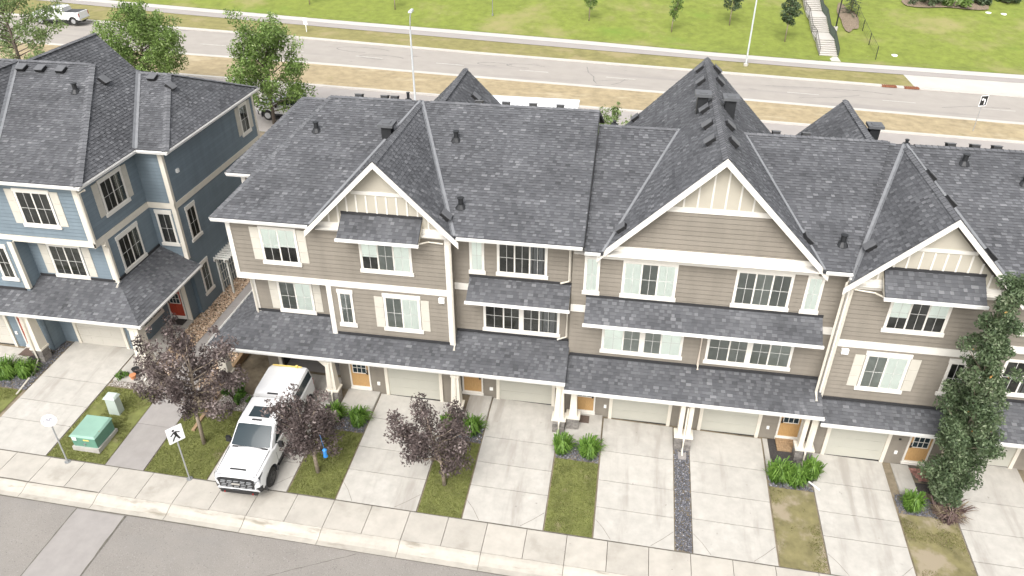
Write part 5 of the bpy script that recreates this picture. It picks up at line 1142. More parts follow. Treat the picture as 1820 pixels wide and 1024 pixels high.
# shrub mass on the slope, spruce in mulch
def shrub(name, label, base, rx, ry, H, n, m, size, group=None, tone=0.5):
    t = thing(name, label, 'shrub', base, group); x, y, z = base; tb = MB(); cs = []; rs = []
    for k in range(16):
        a = random.uniform(0, 6.28); q = random.uniform(0.1, 1) ** 0.6; p = (x + rx * q * math.cos(a), y + ry * q * math.sin(a), z + H * random.uniform(0.3, 1.0) * (1.1 - 0.5 * q))
        tb.tube([(x + rx * 0.15 * math.cos(a), y + ry * 0.15 * math.sin(a), z - 0.05), p], [0.03, 0.01], 4); cs.append(p); rs.append(0.32 * min(H, rx) * random.uniform(0.8, 1.25))
    tb.build('stem', 'dark_bark', t); cb = MB(); leaf_cloud(cb, cs, rs, n, size, tone, 0.2); cb.build('foliage', m, t, tone=True)
    return t
for (lab, x, y, rx, H) in (('broad dark green shrub in the mulch bed on the slope', 38.3, 114.0, 2.2, 1.9), ('yellow-green low shrub in the mulch bed on the slope', 42.2, 113.9, 2.0, 1.5), ('small dark shrub at the end of the mulch bed', 45.6, 115.3, 1.4, 1.3), ('shrub beside the leafless patch of the mulch bed', 49.3, 116.5, 1.3, 1.7)):
    shrub('shrub', lab, (x, y, hzz(x, y)), rx, rx * 0.8, H, 1500, 'green_leaf' if 'yellow' in lab else 'aspen_leaf', 0.16, 'shrubs in the slope bed', 0.6 if 'yellow' in lab else 0.45)
def bed(x, y, rx, ry):
    mb = MB(); n = 28; pts = []
    for k in range(n):
        a = 2 * math.pi * k / n; q = 1 + 0.16 * math.sin(3 * a + x) + 0.1 * math.sin(5 * a); xx, yy = x + rx * q * math.cos(a), y + ry * q * math.sin(a); pts.append((xx, yy, hz(xx, yy) + 0.14))
    c = (x, y, hz(x, y) + 0.18)
    for k in range(n): mb.poly([pts[k], pts[(k + 1) % n], c])
    mb.build('mulch_bed', 'mulch', None, kind='structure')
bed(40.8, 114.6, 5.6, 2.0); bed(27.0, 107.5, 1.2, 4.4)
def conifer(label, base, H, rad, n, seed):
    random.seed(seed); rng2 = np.random.default_rng(seed); x, y, z = base
    t = thing('spruce_tree', label, 'tree', base); tb = MB(); tb.tube([(x, y, z - 0.1), (x, y, z + H)], [0.09, 0.015], 7); mb = MB()
    for k in range(60):
        s = k / 60; zz = z + 0.25 + s * (H - 0.3); L = rad * (1 - s) ** 0.85 * random.uniform(0.8, 1.1) + 0.08; a = k * 2.4
        e = Vector((x + L * math.cos(a), y + L * math.sin(a), zz - 0.25 * L)); tb.tube([(x, y, zz), e], [0.018, 0.006], 4)
        for j in range(n // 60):
            f = random.uniform(0.1, 1); p = Vector((x, y, zz)).lerp(e, f) + Vector((random.uniform(-.1, .1), random.uniform(-.1, .1), random.uniform(-.1, .06)))
            d = Vector((random.gauss(0, 1), random.gauss(0, 1), random.gauss(0, .5))).normalized() * 0.13; s2 = d.cross(Vector((0, 0, 1))).normalized() * 0.05
            mb.poly([p - d, p + s2, p + d, p - s2], min(max(random.gauss(0.5, 0.2), 0), 1))
    tb.build('trunk', 'dark_bark', t); mb.build('crown', 'spruce', t, tone=True)
conifer('dark spruce in the mulch bed beside the stairway fence', (27.6, 109.0, hzz(27.6, 109.0)), 4.6, 1.6, 1500, 3)

# strap-leaved day lilies and other low plants by the doors
def strap_plant(name, label, base, R_, H, n, m, group=None, w=0.026):
    x, y, z = base; t = MB(); n = int(n * 1.6)
    for k in range(n):
        a = random.uniform(0, 6.283); q = random.uniform(0, 0.6) * R_; L = random.uniform(0.2, 1.0); hh = H * random.uniform(0.3, 1.0)
        p0 = Vector((x + q * math.cos(a * 1.7), y + q * math.sin(a * 1.7), z - 0.02)); d = Vector((math.cos(a), math.sin(a), 0)); s = Vector((-d.y, d.x, 0)) * w
        ps = [p0, p0 + d * (0.22 * R_ * L) + Vector((0, 0, hh * 0.65)), p0 + d * (0.6 * R_ * L) + Vector((0, 0, hh)), p0 + d * (R_ * L) + Vector((0, 0, hh * random.uniform(0.55, 0.85)))]
        ws = [0.8, 1.0, 0.8, 0.1]; tn = min(max(random.gauss(0.5, 0.2), 0), 1)
        for i in range(3): t.poly([ps[i] - s * ws[i], ps[i] + s * ws[i], ps[i + 1] + s * ws[i + 1], ps[i + 1] - s * ws[i + 1]], min(1, tn + 0.12 * i))
    return solo(t, name, m, label, 'plant', base, group, tone=True)
LG = 'day lilies by the front doors'
for (lab, x, y, R_, H, n) in (
        ('green day lily clump beside the stone column next to the pickup', -12.55, 24.85, 0.62, 0.85, 260),
        ('green day lily clump at the stoop corner below the first wooden door', -11.35, 24.75, 0.62, 0.85, 260),
        ('green day lily clump half hidden by the leaning purple tree', -7.15, 25.25, 0.5, 0.7, 200),
        ('green day lily clump in front of the door without a window', -5.98, 25.15, 0.62, 0.85, 260),
        ('green day lily clump below the column where the porch roofs step', -1.72, 24.75, 0.6, 0.85, 240),
        ('spiky green day lily clump next to the drive with the grey gravel strip', -0.5, 24.75, 0.68, 0.9, 280),
        ('bushy green day lily in the large row by the black doorstep', 7.85, 24.85, 0.7, 0.9, 300),
        ('green day lily in the middle of the large row below the paired columns', 8.6, 24.75, 0.65, 0.85, 280),
        ('green day lily at the downspout end of the large row', 9.25, 25.2, 0.55, 0.95, 260),
        ('green day lily clump at the foot of the columnar tree', 13.3, 24.25, 0.62, 0.8, 260),
        ('dense green day lily bush by the red front door', -29.6, 24.75, 0.8, 0.95, 340),
        ('green day lily bush at the drive edge by the red front door', -28.75, 24.9, 0.6, 0.85, 260)):
    strap_plant('day_lily', lab, (x, y, gz(x, y)), R_, H, n, 'lily_leaf', LG)
strap_plant('ornamental_grass', 'purple-brown arching grass at the foot of the columnar tree', (14.75, 24.1, gz(14.75, 24.1)), 0.95, 0.6, 200, 'plum_grass')
random.seed(31); rng = np.random.default_rng(31)
shrub('leafy_shrub', 'leafy green shrub beside the timber retaining wall and gravel', (-17.75, 25.25, gz(-17.75, 25.25)), 0.5, 0.5, 1.15, 1500, 'lily_leaf', 0.07, None, 0.45)
shrub('leafy_shrub', 'tiny green shrub in the pale gravel near the pickup', (-16.95, 25.1, gz(-16.95, 25.1)), 0.2, 0.2, 0.35, 260, 'lily_leaf', 0.05)
shrub('leafy_shrub', 'low green shrub in the pale gravel beside the blue house driveway', (-24.0, 25.65, gz(-24.0, 25.65)), 0.32, 0.25, 0.35, 380, 'lily_leaf', 0.05)
shrub('leafy_shrub', 'dark purple shrub against the timber retaining wall', (-18.3, 25.9, gz(-18.3, 25.9)), 0.4, 0.5, 1.4, 900, 'purple_leaf', 0.07)
shrub('leafy_shrub', 'low dark shrub between two day lilies under the leaning purple tree', (-6.6, 25.3, gz(-6.6, 25.3)), 0.35, 0.3, 0.8, 600, 'purple_leaf', 0.07)
# ------------------------------------------------------------------ pickups
def loft(mb, secs):
    """secs: list of (y, [(x,z)...]) half profiles from bottom centre outwards and up to the top centre; mirrored"""
    rings = []
    for y, pr in secs:
        ring = [(x, y, z) for x, z in pr] + [(-x, y, z) for x, z in reversed(pr)]
        rings.append(ring)
    n = len(rings[0]); base = len(mb.v)
    for r in rings: mb.v.extend(r)
    for k in range(len(rings) - 1):
        for j in range(n):
            a = base + k * n + j; b = base + k * n + (j + 1) % n
            mb.f.append((a, a + n, b + n, b)); mb.t.append(0.5)
    mb.f.append(tuple(base + j for j in range(n))); mb.f.append(tuple(base + (len(rings) - 1) * n + j for j in range(n))[::-1]); mb.t += [0.5, 0.5]
def pickup(label, loc, rz, group, canopy=True, rim='rim_dark', L=6.25, wb=4.35, front_details=True):
    """local: x across, y from the nose (0) to the tail, z up; the nose points to -y"""
    t = thing('pickup_truck', label, 'pickup truck', loc, group, rz, local=True)
    fw = 1.0; rw = fw + wb; W = 1.05; tr = 0.44
    cab1 = rw - 1.15
    def sec(y, zb, wb_, wm, zm, wt, zt):
        return (y, [(0, zb), (wb_, zb), (wm, zb + 0.16), (wm, zm), (wt + 0.03, zt - 0.06), (wt - 0.05, zt), (0, zt + 0.025)])
    s = []
    s.append(sec(0.02, 0.62, 0.74, 0.88, 1.10, 0.80, 1.34)); s.append(sec(0.08, 0.50, 0.84, 0.96, 1.12, 0.88, 1.40)); s.append(sec(0.25, 0.48, 0.90, 1.02, 1.16, 0.92, 1.44))
    s.append(sec(0.9, 0.48, 0.92, W, 1.20, 0.95, 1.47)); s.append(sec(1.55, 0.48, 0.92, W, 1.22, 0.96, 1.49)); s.append(sec(1.75, 0.48, 0.92, W, 1.24, 0.98, 1.44)); s.append(sec(cab1 - 0.05, 0.48, 0.92, W, 1.28, 1.0, 1.46))
    s.append(sec(cab1 + 0.05, 0.50, 0.92, W, 1.28, 1.01, 1.48)); s.append(sec(L - 0.1, 0.52, 0.92, W, 1.30, 1.01, 1.50)); s.append(sec(L, 0.55, 0.90, W - 0.02, 1.30, 0.99, 1.48))
    mb = MB(); loft(mb, s)
    body = mb.build('body', 'car_white', t)
    # wheel arches cut out of the body
    bm = bmesh.new(); 
    for yy in (fw, rw):
        for sx in (-1, 1):
            m4 = Matrix.Translation((sx * 0.95, yy, tr + 0.02)) @ Matrix.Rotation(R(90), 4, 'Y')
            bmesh.ops.create_cone(bm, cap_ends=True, segments=24, radius1=0.55, radius2=0.55, depth=0.62, matrix=m4)
    me = bpy.data.meshes.new('arch_cutter'); bm.to_mesh(me); bm.free(); co = bpy.data.objects.new('arch_cutter', me); col.objects.link(co); co.parent = t
    md = body.modifiers.new('arches', 'BOOLEAN'); md.operation = 'DIFFERENCE'; md.object = co; md.solver = 'EXACT'
    bpy.context.view_layer.update(); dg = bpy.context.evaluated_depsgraph_get(); nm = bpy.data.meshes.new_from_object(body.evaluated_get(dg))
    body.modifiers.clear(); body.data = nm; nm.name = 'body'; bpy.data.objects.remove(co); bpy.data.meshes.remove(me)
    body.data.shade_smooth(); body.data.set_sharp_from_angle(angle=R(28))
    # arch liners, wheels
    for yy in (fw, rw):
        for sx in (-1, 1):
            lm = MB(); n = 16; a0, a1 = -0.35, math.pi + 0.35
            for i in range(n):
                p, q = a0 + (a1 - a0) * i / n, a0 + (a1 - a0) * (i + 1) / n
                f = lambda a, r_, xx: (sx * xx, yy + r_ * math.cos(a), tr + 0.02 + r_ * math.sin(a))
                lm.poly([f(p, 0.545, 0.66), f(q, 0.545, 0.66), f(q, 0.545, 1.02), f(p, 0.545, 1.02)])
                lm.poly([f(p, 0.545, 1.035), f(q, 0.545, 1.035), f(q, 0.615, 1.045), f(p, 0.615, 1.045)])
                lm.poly([f(p, 0.615, 1.045), f(q, 0.615, 1.045), f(q, 0.62, 1.0), f(p, 0.62, 1.0)])
            lm.build('fender_flare', 'car_trim', t)
            wm = MB(); xs = [0.74, 0.76, 0.80, 0.98, 1.02, 1.035]; rr = [tr - 0.10, tr - 0.03, tr, tr, tr - 0.03, tr - 0.12]
            wm.tube([(sx * x_, yy, tr) for x_ in xs], rr, 28); w = wm.build('wheel', 'tyre', t, smooth=True, angle=35)
            rm = MB(); rm.tube([(sx * 1.0, yy, tr), (sx * 1.037, yy, tr)], [0.30, 0.27], 20); rm.tube([(sx * 1.0, yy, tr), (sx * 1.055, yy, tr)], [0.08, 0.06], 10)
            for k in range(6):
                a = k * math.pi / 3; rm.beam((sx * 1.04, yy + 0.05 * math.cos(a), tr + 0.05 * math.sin(a)), (sx * 1.04, yy + 0.26 * math.cos(a), tr + 0.26 * math.sin(a)), 0.06, 0.03, (1, 0, 0))
            rm.build('rim', rim, w)
    # cab
    yw0, yw1, yr = 1.58, 2.45, cab1 - 0.12; zt = 2.10; zb = 1.45
    cb = MB()
    cs = [(yw0, [(0, zb - 0.06), (0.90, zb - 0.06), (0.94, zb - 0.02), (0.94, zb), (0.92, zb + 0.01), (0.88, zb + 0.02), (0, zb + 0.04)]),
          (yw1, [(0, zb - 0.06), (0.94, zb - 0.06), (0.98, zb), (0.88, zt - 0.14), (0.83, zt - 0.05), (0.74, zt - 0.01), (0, zt + 0.02)]),
          (yw1 + 0.5, [(0, zb - 0.06), (0.94, zb - 0.06), (0.99, zb), (0.89, zt - 0.10), (0.85, zt - 0.02), (0.77, zt + 0.02), (0, zt + 0.05)]),
          (yr - 0.12, [(0, zb - 0.06), (0.94, zb - 0.06), (0.99, zb), (0.89, zt - 0.12), (0.84, zt - 0.03), (0.75, zt), (0, zt + 0.03)]),
          (yr + 0.10, [(0, zb - 0.06), (0.94, zb - 0.06), (0.97, zb), (0.88, zt - 0.30), (0.84, zt - 0.20), (0.76, zt - 0.16), (0, zt - 0.14)])]
    loft(cb, cs); cb.build('cab', 'car_white', t, smooth=True, angle=30)
    g = MB(); nw = 8
    for j in range(nw + 1):
        s_ = -1 + 2 * j / nw; cv = (1 - s_ * s_)
        for (hw, y_, z_) in ((0.87, yw0 + 0.048 - 0.06 * cv, zb + 0.077 + 0.012 * cv), (0.81, (yw0 + yw1) / 2 - 0.035 - 0.05 * cv, (zb + zt) / 2 + 0.045 + 0.03 * cv), (0.75, yw1 - 0.082 - 0.02 * cv, zt - 0.02 + 0.03 * cv)): g.v.append((hw * s_, y_, z_))
    for j in range(nw):
        for k in range(2): g.f.append((3 * j + k, 3 * j + 3 + k, 3 * j + 4 + k, 3 * j + 1 + k)); g.t.append(0.5)
    g.build('windshield', 'car_glass', t, smooth=True)
    wp = MB(); wp.box(-0.80, 0.80, yw0 - 0.06, yw0 + 0.03, zb + 0.02, zb + 0.05); wp.build('wiper_cowl', 'car_black', t)
    for sx in (-1, 1):
        ymid = (yw1 + yr) / 2 - 0.02
        P3 = lambda y_, z_: (sx * (0.99 - 0.10 * (z_ - zb) / (zt - 0.10 - zb) + 0.006), y_, z_)
        for a, b, a2, b2 in ((yw0 + 0.32, ymid - 0.05, yw1 + 0.02, ymid - 0.05), (ymid + 0.05, yr - 0.06, ymid + 0.05, yr - 0.16)):
            gm = MB(); gm.poly([P3(a, zb + 0.05), P3(b, zb + 0.05), P3(b2, zt - 0.15), P3(a2, zt - 0.15)]); gm.build('side_window', 'car_glass', t)
        for yy in (1.72, ymid, yr + 0.02):
            dm = MB(); dm.box(sx * (W + 0.002) - 0.003, sx * (W + 0.002) + 0.003, yy - 0.008, yy + 0.008, 0.62, 1.2); dm.build('door_seam', 'car_trim', t)
        for yy in (ymid - 0.22, yr - 0.22):
            hm = MB(); hm.box(sx * (W + 0.015) - 0.012, sx * (W + 0.015) + 0.012, yy - 0.10, yy + 0.10, 1.10, 1.14); hm.build('door_handle', 'car_white', t)
        mm = MB(); mm.tube([(sx * 0.97, 2.02, 1.46), (sx * 1.14, 2.0, 1.46)], 0.03, 6); mm.hexa([(sx * 1.10, 1.93, 1.30), (sx * 1.30, 1.93, 1.30), (sx * 1.30, 2.07, 1.30), (sx * 1.10, 2.07, 1.30), (sx * 1.10, 1.94, 1.58), (sx * 1.28, 1.94, 1.58), (sx * 1.28, 2.06, 1.58), (sx * 1.10, 2.06, 1.58)]); mm.build('mirror', 'car_black', t)
        sm = MB(); sm.box(sx * 1.0 - 0.07, sx * 1.0 + 0.07, fw + 0.68, rw - 0.72, 0.40, 0.46); sm.build('side_step', 'car_black', t)
        rl = MB(); rl.box(sx * 0.845 - 0.012, sx * 0.845 + 0.012, yw1 + 0.2, yr - 0.1, zt - 0.05, zt + 0.005); rl.build('roof_seam', 'car_trim', t)
    rm = MB(); rm.box(-0.46, 0.46, yw1 + 0.30, yw1 + 0.92, zt + 0.03, zt + 0.058); rm.build('sunroof', 'car_glass', t)
    rm = MB(); rm.box(-0.22, 0.22, yw1 + 0.10, yw1 + 0.18, zt + 0.02, zt + 0.05); rm.build('roof_marker_light', 'car_trim', t)
    # nose
    gm = MB(); gm.prism([(-0.74, 0.02, 0.80), (0.74, 0.02, 0.80), (0.80, 0.045, 1.26), (0.66, 0.07, 1.345), (-0.66, 0.07, 1.345), (-0.80, 0.045, 1.26)], (0, -0.055, 0)); gr = gm.build('grille', 'car_black', t)
    for z_ in (0.86, 0.97, 1.08, 1.18):
        for k in range(5):
            x0 = -0.70 + k * 0.282 + (0.04 if z_ in (0.97, 1.18) else 0); bm_ = MB(); bm_.hexa([(x0, -0.045, z_), (x0 + 0.23, -0.045, z_), (x0 + 0.23, -0.02, z_), (x0, -0.02, z_), (x0 + 0.02, -0.06, z_ + 0.034), (x0 + 0.21, -0.06, z_ + 0.034), (x0 + 0.21, -0.02, z_ + 0.034), (x0 + 0.02, -0.02, z_ + 0.034)]); bm_.build('grille_bar', 'rim_light', gr)
    bm_ = MB(); bm_.box(-0.18, 0.18, -0.075, -0.04, 1.02, 1.13); bm_.build('badge', 'chrome', gr)
    for sx in (-1, 1):
        hm = MB(); hm.hexa([(sx * 0.80, 0.00, 1.04), (sx * 0.985, 0.13, 1.04), (sx * 0.985, 0.25, 1.04), (sx * 0.80, 0.12, 1.04), (sx * 0.80, 0.02, 1.32), (sx * 0.99, 0.20, 1.34), (sx * 0.99, 0.50, 1.34), (sx * 0.80, 0.14, 1.32)])
        hl = hm.build('headlight', 'car_trim', t); lm = MB(); lm.beam((sx * 0.82, -0.005, 1.19), (sx * 0.985, 0.14, 1.20), 0.03, 0.12); lm.build('lamp_lens', 'lamp_glass', hl)
        fm = MB(); fm.hexa([(sx * 0.82, -0.03, 0.56), (sx * 1.01, 0.12, 0.56), (sx * 1.01, 0.2, 0.56), (sx * 0.82, 0.1, 0.56), (sx * 0.84, -0.04, 0.86), (sx * 1.03, 0.12, 0.86), (sx * 1.03, 0.2, 0.86), (sx * 0.84, 0.1, 0.86)]); fm.build('fog_lamp_bezel', 'car_black', t)
        tm = MB(); tm.box(sx * 0.62 - 0.025, sx * 0.62 + 0.025, -0.06, 0.02, 0.46, 0.52); tm.build('tow_hook', 'tail_red', t)
        tl = MB(); tl.box(sx * 0.96 - 0.075, sx * 0.96 + 0.075, L - 0.10, L + 0.015, 0.98, 1.40); tl.build('tail_light', 'tail_red', t)
    bm_ = MB(); bm_.hexa([(-0.92, 0.03, 0.58), (0.92, 0.03, 0.58), (1.0, 0.3, 0.58), (-1.0, 0.3, 0.58), (-0.84, -0.09, 0.78), (0.84, -0.09, 0.78), (1.0, 0.3, 0.80), (-1.0, 0.3, 0.80)]); bm_.build('front_bumper', 'car_white', t)
    bm_ = MB(); bm_.hexa([(-0.55, -0.035, 0.60), (0.55, -0.035, 0.60), (0.55, 0.1, 0.60), (-0.55, 0.1, 0.60), (-0.62, -0.085, 0.70), (0.62, -0.085, 0.70), (0.62, 0.1, 0.70), (-0.62, 0.1, 0.70)]); bm_.build('air_intake', 'car_black', t)
    bm_ = MB(); bm_.box(-0.16, 0.16, -0.105, -0.088, 0.70, 0.79); bm_.build('plate_holder', 'car_trim', t)
    bm_ = MB(); bm_.box(-0.80, 0.80, -0.02, 0.3, 0.42, 0.58); bm_.build('skid_plate', 'car_black', t)
    bm_ = MB(); bm_.hexa([(-0.36, 0.34, 1.43), (0.36, 0.34, 1.43), (0.36, 0.40, 1.44), (-0.36, 0.40, 1.44), (-0.34, 0.35, 1.50), (0.34, 0.35, 1.50), (0.34, 0.40, 1.505), (-0.34, 0.40, 1.505)]); bm_.build('hood_scoop', 'car_black', t)
    for sx in (-1, 1):
        bm_ = MB(); bm_.beam((sx * 0.86, 0.16, 1.435), (sx * 0.90, 1.5, 1.515), 0.014, 0.03); bm_.build('hood_seam', 'car_trim', t)
        bm_ = MB(); bm_.beam((sx * 1.055, fw + 0.70, 0.60), (sx * 1.055, rw - 0.72, 0.60), 0.02, 0.12); bm_.build('rocker_trim', 'car_trim', t)
    bm_ = MB(); bm_.beam((-0.85, 0.11, 1.412), (0.85, 0.11, 1.412), 0.02, 0.02); bm_.build('hood_seam', 'car_trim', t)
    bm_ = MB(); bm_.box(-0.95, 0.95, L - 0.02, L + 0.16, 0.56, 0.76); bm_.build('rear_bumper', 'chrome', t)
    uc = MB(); uc.box(-0.75, 0.75, 0.3, L - 0.2, 0.34, 0.52); uc.build('chassis', 'car_black', t)
    y0, y1 = cab1 + 0.06, L - 0.02
    if canopy:
        cm = MB(); zc_ = 2.12
        pr = lambda w, z_: [(0, 1.48), (1.0, 1.48), (1.01, 1.51), (w + 0.06, z_ - 0.12), (w, z_ - 0.03), (w - 0.09, z_), (0, z_ + 0.03)]
        loft(cm, [(y0, pr(0.88, zc_ - 0.06)), (y0 + 0.25, pr(0.90, zc_)), (y1 - 0.3, pr(0.90, zc_)), (y1, pr(0.86, zc_ - 0.08))]); cn = cm.build('canopy', 'car_white', t, smooth=True, angle=30)
        for sx in (-1, 1):
            gm = MB(); q = lambda y_, z_: (sx * (1.012 - 0.055 * (z_ - 1.51) / 0.47 + 0.006), y_, z_); gm.poly([q(y0 + 0.10, 1.53), q(y1 - 0.06, 1.53), q(y1 - 0.12, 1.97), q(y0 + 0.16, 1.97)]); gm.build('canopy_window', 'car_glass', cn)
        gm = MB(); gm.box(-0.25, 0.25, y0 - 0.02, y0 + 0.05, zc_ - 0.04, zc_ - 0.0); gm.build('brake_light', 'car_black', cn)
        sm = MB(); sm.beam((-0.72, y1 - 0.16, zc_ + 0.06), (0.70, y1 - 0.16, zc_ + 0.06), 0.05, 0.04); sm.box(0.40, 0.50, y1 - 0.22, y1 - 0.10, zc_ + 0.03, zc_ + 0.12); sm.build('rack_bar', 'yellow_strap', cn)
    else:
        bm_ = MB(); bm_.poly([(-0.86, y0, 1.515), (0.86, y0, 1.515), (0.86, y1 - 0.1, 1.535), (-0.86, y1 - 0.1, 1.535)]); bm_.build('bed_floor', 'car_trim', t)
    return t
pickup('white pickup with black grille and matching white canopy, half under the porch', (-14.78, 19.62, gz(-14.8, 20.5) + 0.02), R(1.2), 'white pickup trucks')
tk = bpy.data.objects[[o.name for o in col.objects if o.name.startswith('pickup_truck')][-1]]
tk.rotation_euler = (math.atan(0.05), 0, R(1.2))
pickup('white pickup with an open bed driving along the far road', (-74.3, 86.2, gz(-74, 86) + 0.02), R(-87), 'white pickup trucks', canopy=False, rim='rim_light')
pickup('white pickup parked under the tree between the two houses', (-33.2, 61.6, gz(-33, 61) + 0.02), R(-90), 'white pickup trucks', canopy=False, rim='rim_light')

# white trailer behind the houses
tx0, tx1, ty0, ty1 = -12.6, -4.5, 62.0, 64.5; tg = gz(-8.5, 63) + 0.0
T = thing('trailer', 'long white box trailer parked on the service road behind the tan roof', 'trailer', (-8.5, 63.2, tg))
mb = MB(); mb.box(tx0, tx1, ty0, ty1, tg + 0.65, tg + 2.75); mb.box(tx0 + 0.05, tx1 - 0.05, ty0 + 0.05, ty1 - 0.05, tg + 2.75, tg + 2.8); mb.build('body', 'car_white', T)
mb = MB(); mb.box(tx0 + 0.2, tx1 - 0.2, ty0 + 0.3, ty1 - 0.3, tg + 0.5, tg + 0.65); mb.build('chassis', 'car_black', T)
for xx in (-9.0, -8.1):
    for yy in (ty0 + 0.15, ty1 - 0.15):
        mb = MB(); mb.tube([(xx, yy - 0.12, tg + 0.36), (xx, yy + 0.12, tg + 0.36)], 0.36, 18); mb.build('wheel', 'tyre', T, smooth=True, angle=40)
mb = MB(); mb.box(tx0 + 1.6, tx0 + 2.3, ty0 - 0.015, ty0, tg + 0.8, tg + 2.5); mb.build('door', 'white_trim', T)
mb = MB(); mb.beam((tx1, (ty0 + ty1) / 2, tg + 0.55), (tx1 + 1.2, (ty0 + ty1) / 2, tg + 0.55), 0.12, 0.12); mb.tube([(tx1 + 1.0, (ty0 + ty1) / 2, tg), (tx1 + 1.0, (ty0 + ty1) / 2, tg + 0.6)], 0.05, 8); mb.build('drawbar', 'black_metal', T)

# ------------------------------------------------------------------ signs, lamps, boxes
def post_sign(name, label, x, y, ztop, rz, build_face, base=True):
    z = gz(x, y) + (0.0 if y > 20.33 else 0.02); t = thing(name, label, 'sign', (x, y, z), None, rz, local=True)
    mb = MB(); mb.tube([(0, 0, 0), (0, 0, ztop)], 0.032, 8); mb.build('post', 'galvanized', t)
    if base: mb = MB(); mb.tube([(0, 0, 0), (0, 0, 0.03)], 0.13, 10); mb.build('base_plate', 'grey_metal', t)
    build_face(t, ztop); return t
def plate(t, w, z0, z1, m='sign_white', cut=0.05, d=0.04):
    mb = MB(); c = cut; a = w / 2; mb.prism([(-a + c, -d, z0), (a - c, -d, z0), (a, -d, z0 + c), (a, -d, z1 - c), (a - c, -d, z1), (-a + c, -d, z1), (-a, -d, z1 - c), (-a, -d, z0 + c)], (0, -0.012, 0)); return mb.build('sign_face', m, t)
def ped_face(t, zt):
    f = plate(t, 0.66, zt - 0.80, zt + 0.02, cut=0.02); mb = MB(); y = -0.0565; z = zt - 0.80
    S_ = lambda pts: mb.poly([(p[0], y, z + p[1]) for p in pts])
    S_([(-0.05 + 0.055 * math.cos(a), 0.63 + 0.055 * math.sin(a)) for a in np.linspace(0, 6.2, 12)])              # walking figure: head, body, limbs
    S_([(-0.08, 0.54), (0.05, 0.57), (0.08, 0.36), (-0.02, 0.33)]); S_([(-0.02, 0.35), (0.08, 0.36), (0.16, 0.12), (0.09, 0.10)]); S_([(-0.02, 0.37), (0.06, 0.35), (-0.06, 0.22), (-0.13, 0.09), (-0.19, 0.12), (-0.11, 0.26)])
    S_([(-0.07, 0.54), (-0.06, 0.47), (-0.18, 0.36), (-0.22, 0.40)]); S_([(0.04, 0.56), (0.05, 0.49), (0.18, 0.42), (0.20, 0.47)]); mb.build('walking_figure', 'sign_black', f)
post_sign('pedestrian_sign', 'white square sign with a black walking figure on a grey post', -17.52, 20.30, 3.05, R(52), ped_face)
def bike_face(t, zt):
    mb = MB(); z = zt - 0.20; pts = [(0.30 * math.cos(a), -0.04, z + 0.33 * math.sin(a)) for a in np.linspace(0, 2 * math.pi, 21)[:-1]]; mb.prism(pts, (0, -0.012, 0)); f = mb.build('sign_face', 'sign_white', t)
    mb = MB()
    for cx0 in (-0.12, 0.12):
        for a in np.linspace(0, 2 * math.pi, 13)[:-1]:
            b = a + 0.5236; q = lambda r_, an: (cx0 + r_ * math.cos(an), -0.0565, z - 0.0 + r_ * math.sin(an)); mb.poly([q(0.075, a), q(0.075, b), q(0.10, b), q(0.10, a)])
    ln = lambda a, b: mb.beam((a[0], -0.055, z + a[1]), (b[0], -0.055, z + b[1]), 0.004, 0.022)
    ln((-0.12, 0), (-0.05, 0.13)); ln((-0.05, 0.13), (0.08, 0.13)); ln((0.08, 0.13), (0.12, 0)); ln((-0.05, 0.13), (0.0, 0)); ln((0.0, 0), (0.08, 0.13)); mb.build('bicycle_symbol', 'sign_grey', f)
post_sign('cycle_sign', 'round white sign with a faint grey symbol on a slim grey post', -23.26, 20.22, 2.68, R(35), bike_face)
def turn_face(t, zt):
    f = plate(t, 0.78, zt - 1.0, zt, 'sign_white', 0.03); mb = MB(); z = zt - 1.0; mb.prism([(-0.34, -0.053, z + 0.06), (0.34, -0.053, z + 0.06), (0.34, -0.053, z + 0.94), (-0.34, -0.053, z + 0.94)], (0, -0.004, 0)); mb.build('black_panel', 'sign_black', f)
    mb = MB(); S_ = lambda pts: mb.poly([(p[0], -0.0595, z + p[1]) for p in pts])
    S_([(0.08, 0.14), (0.20, 0.14), (0.20, 0.55), (0.08, 0.50)]); S_([(0.08, 0.50), (0.20, 0.55), (0.10, 0.68), (0.04, 0.56)]); S_([(0.04, 0.56), (0.10, 0.68), (-0.10, 0.70), (-0.10, 0.57)]); S_([(-0.10, 0.48), (-0.10, 0.80), (-0.28, 0.64)]); mb.build('arrow', 'sign_white', f)
post_sign('turn_sign', 'black and white left turn arrow sign on the dry median', 31.7, 72.8, 3.5, R(20), turn_face, False)

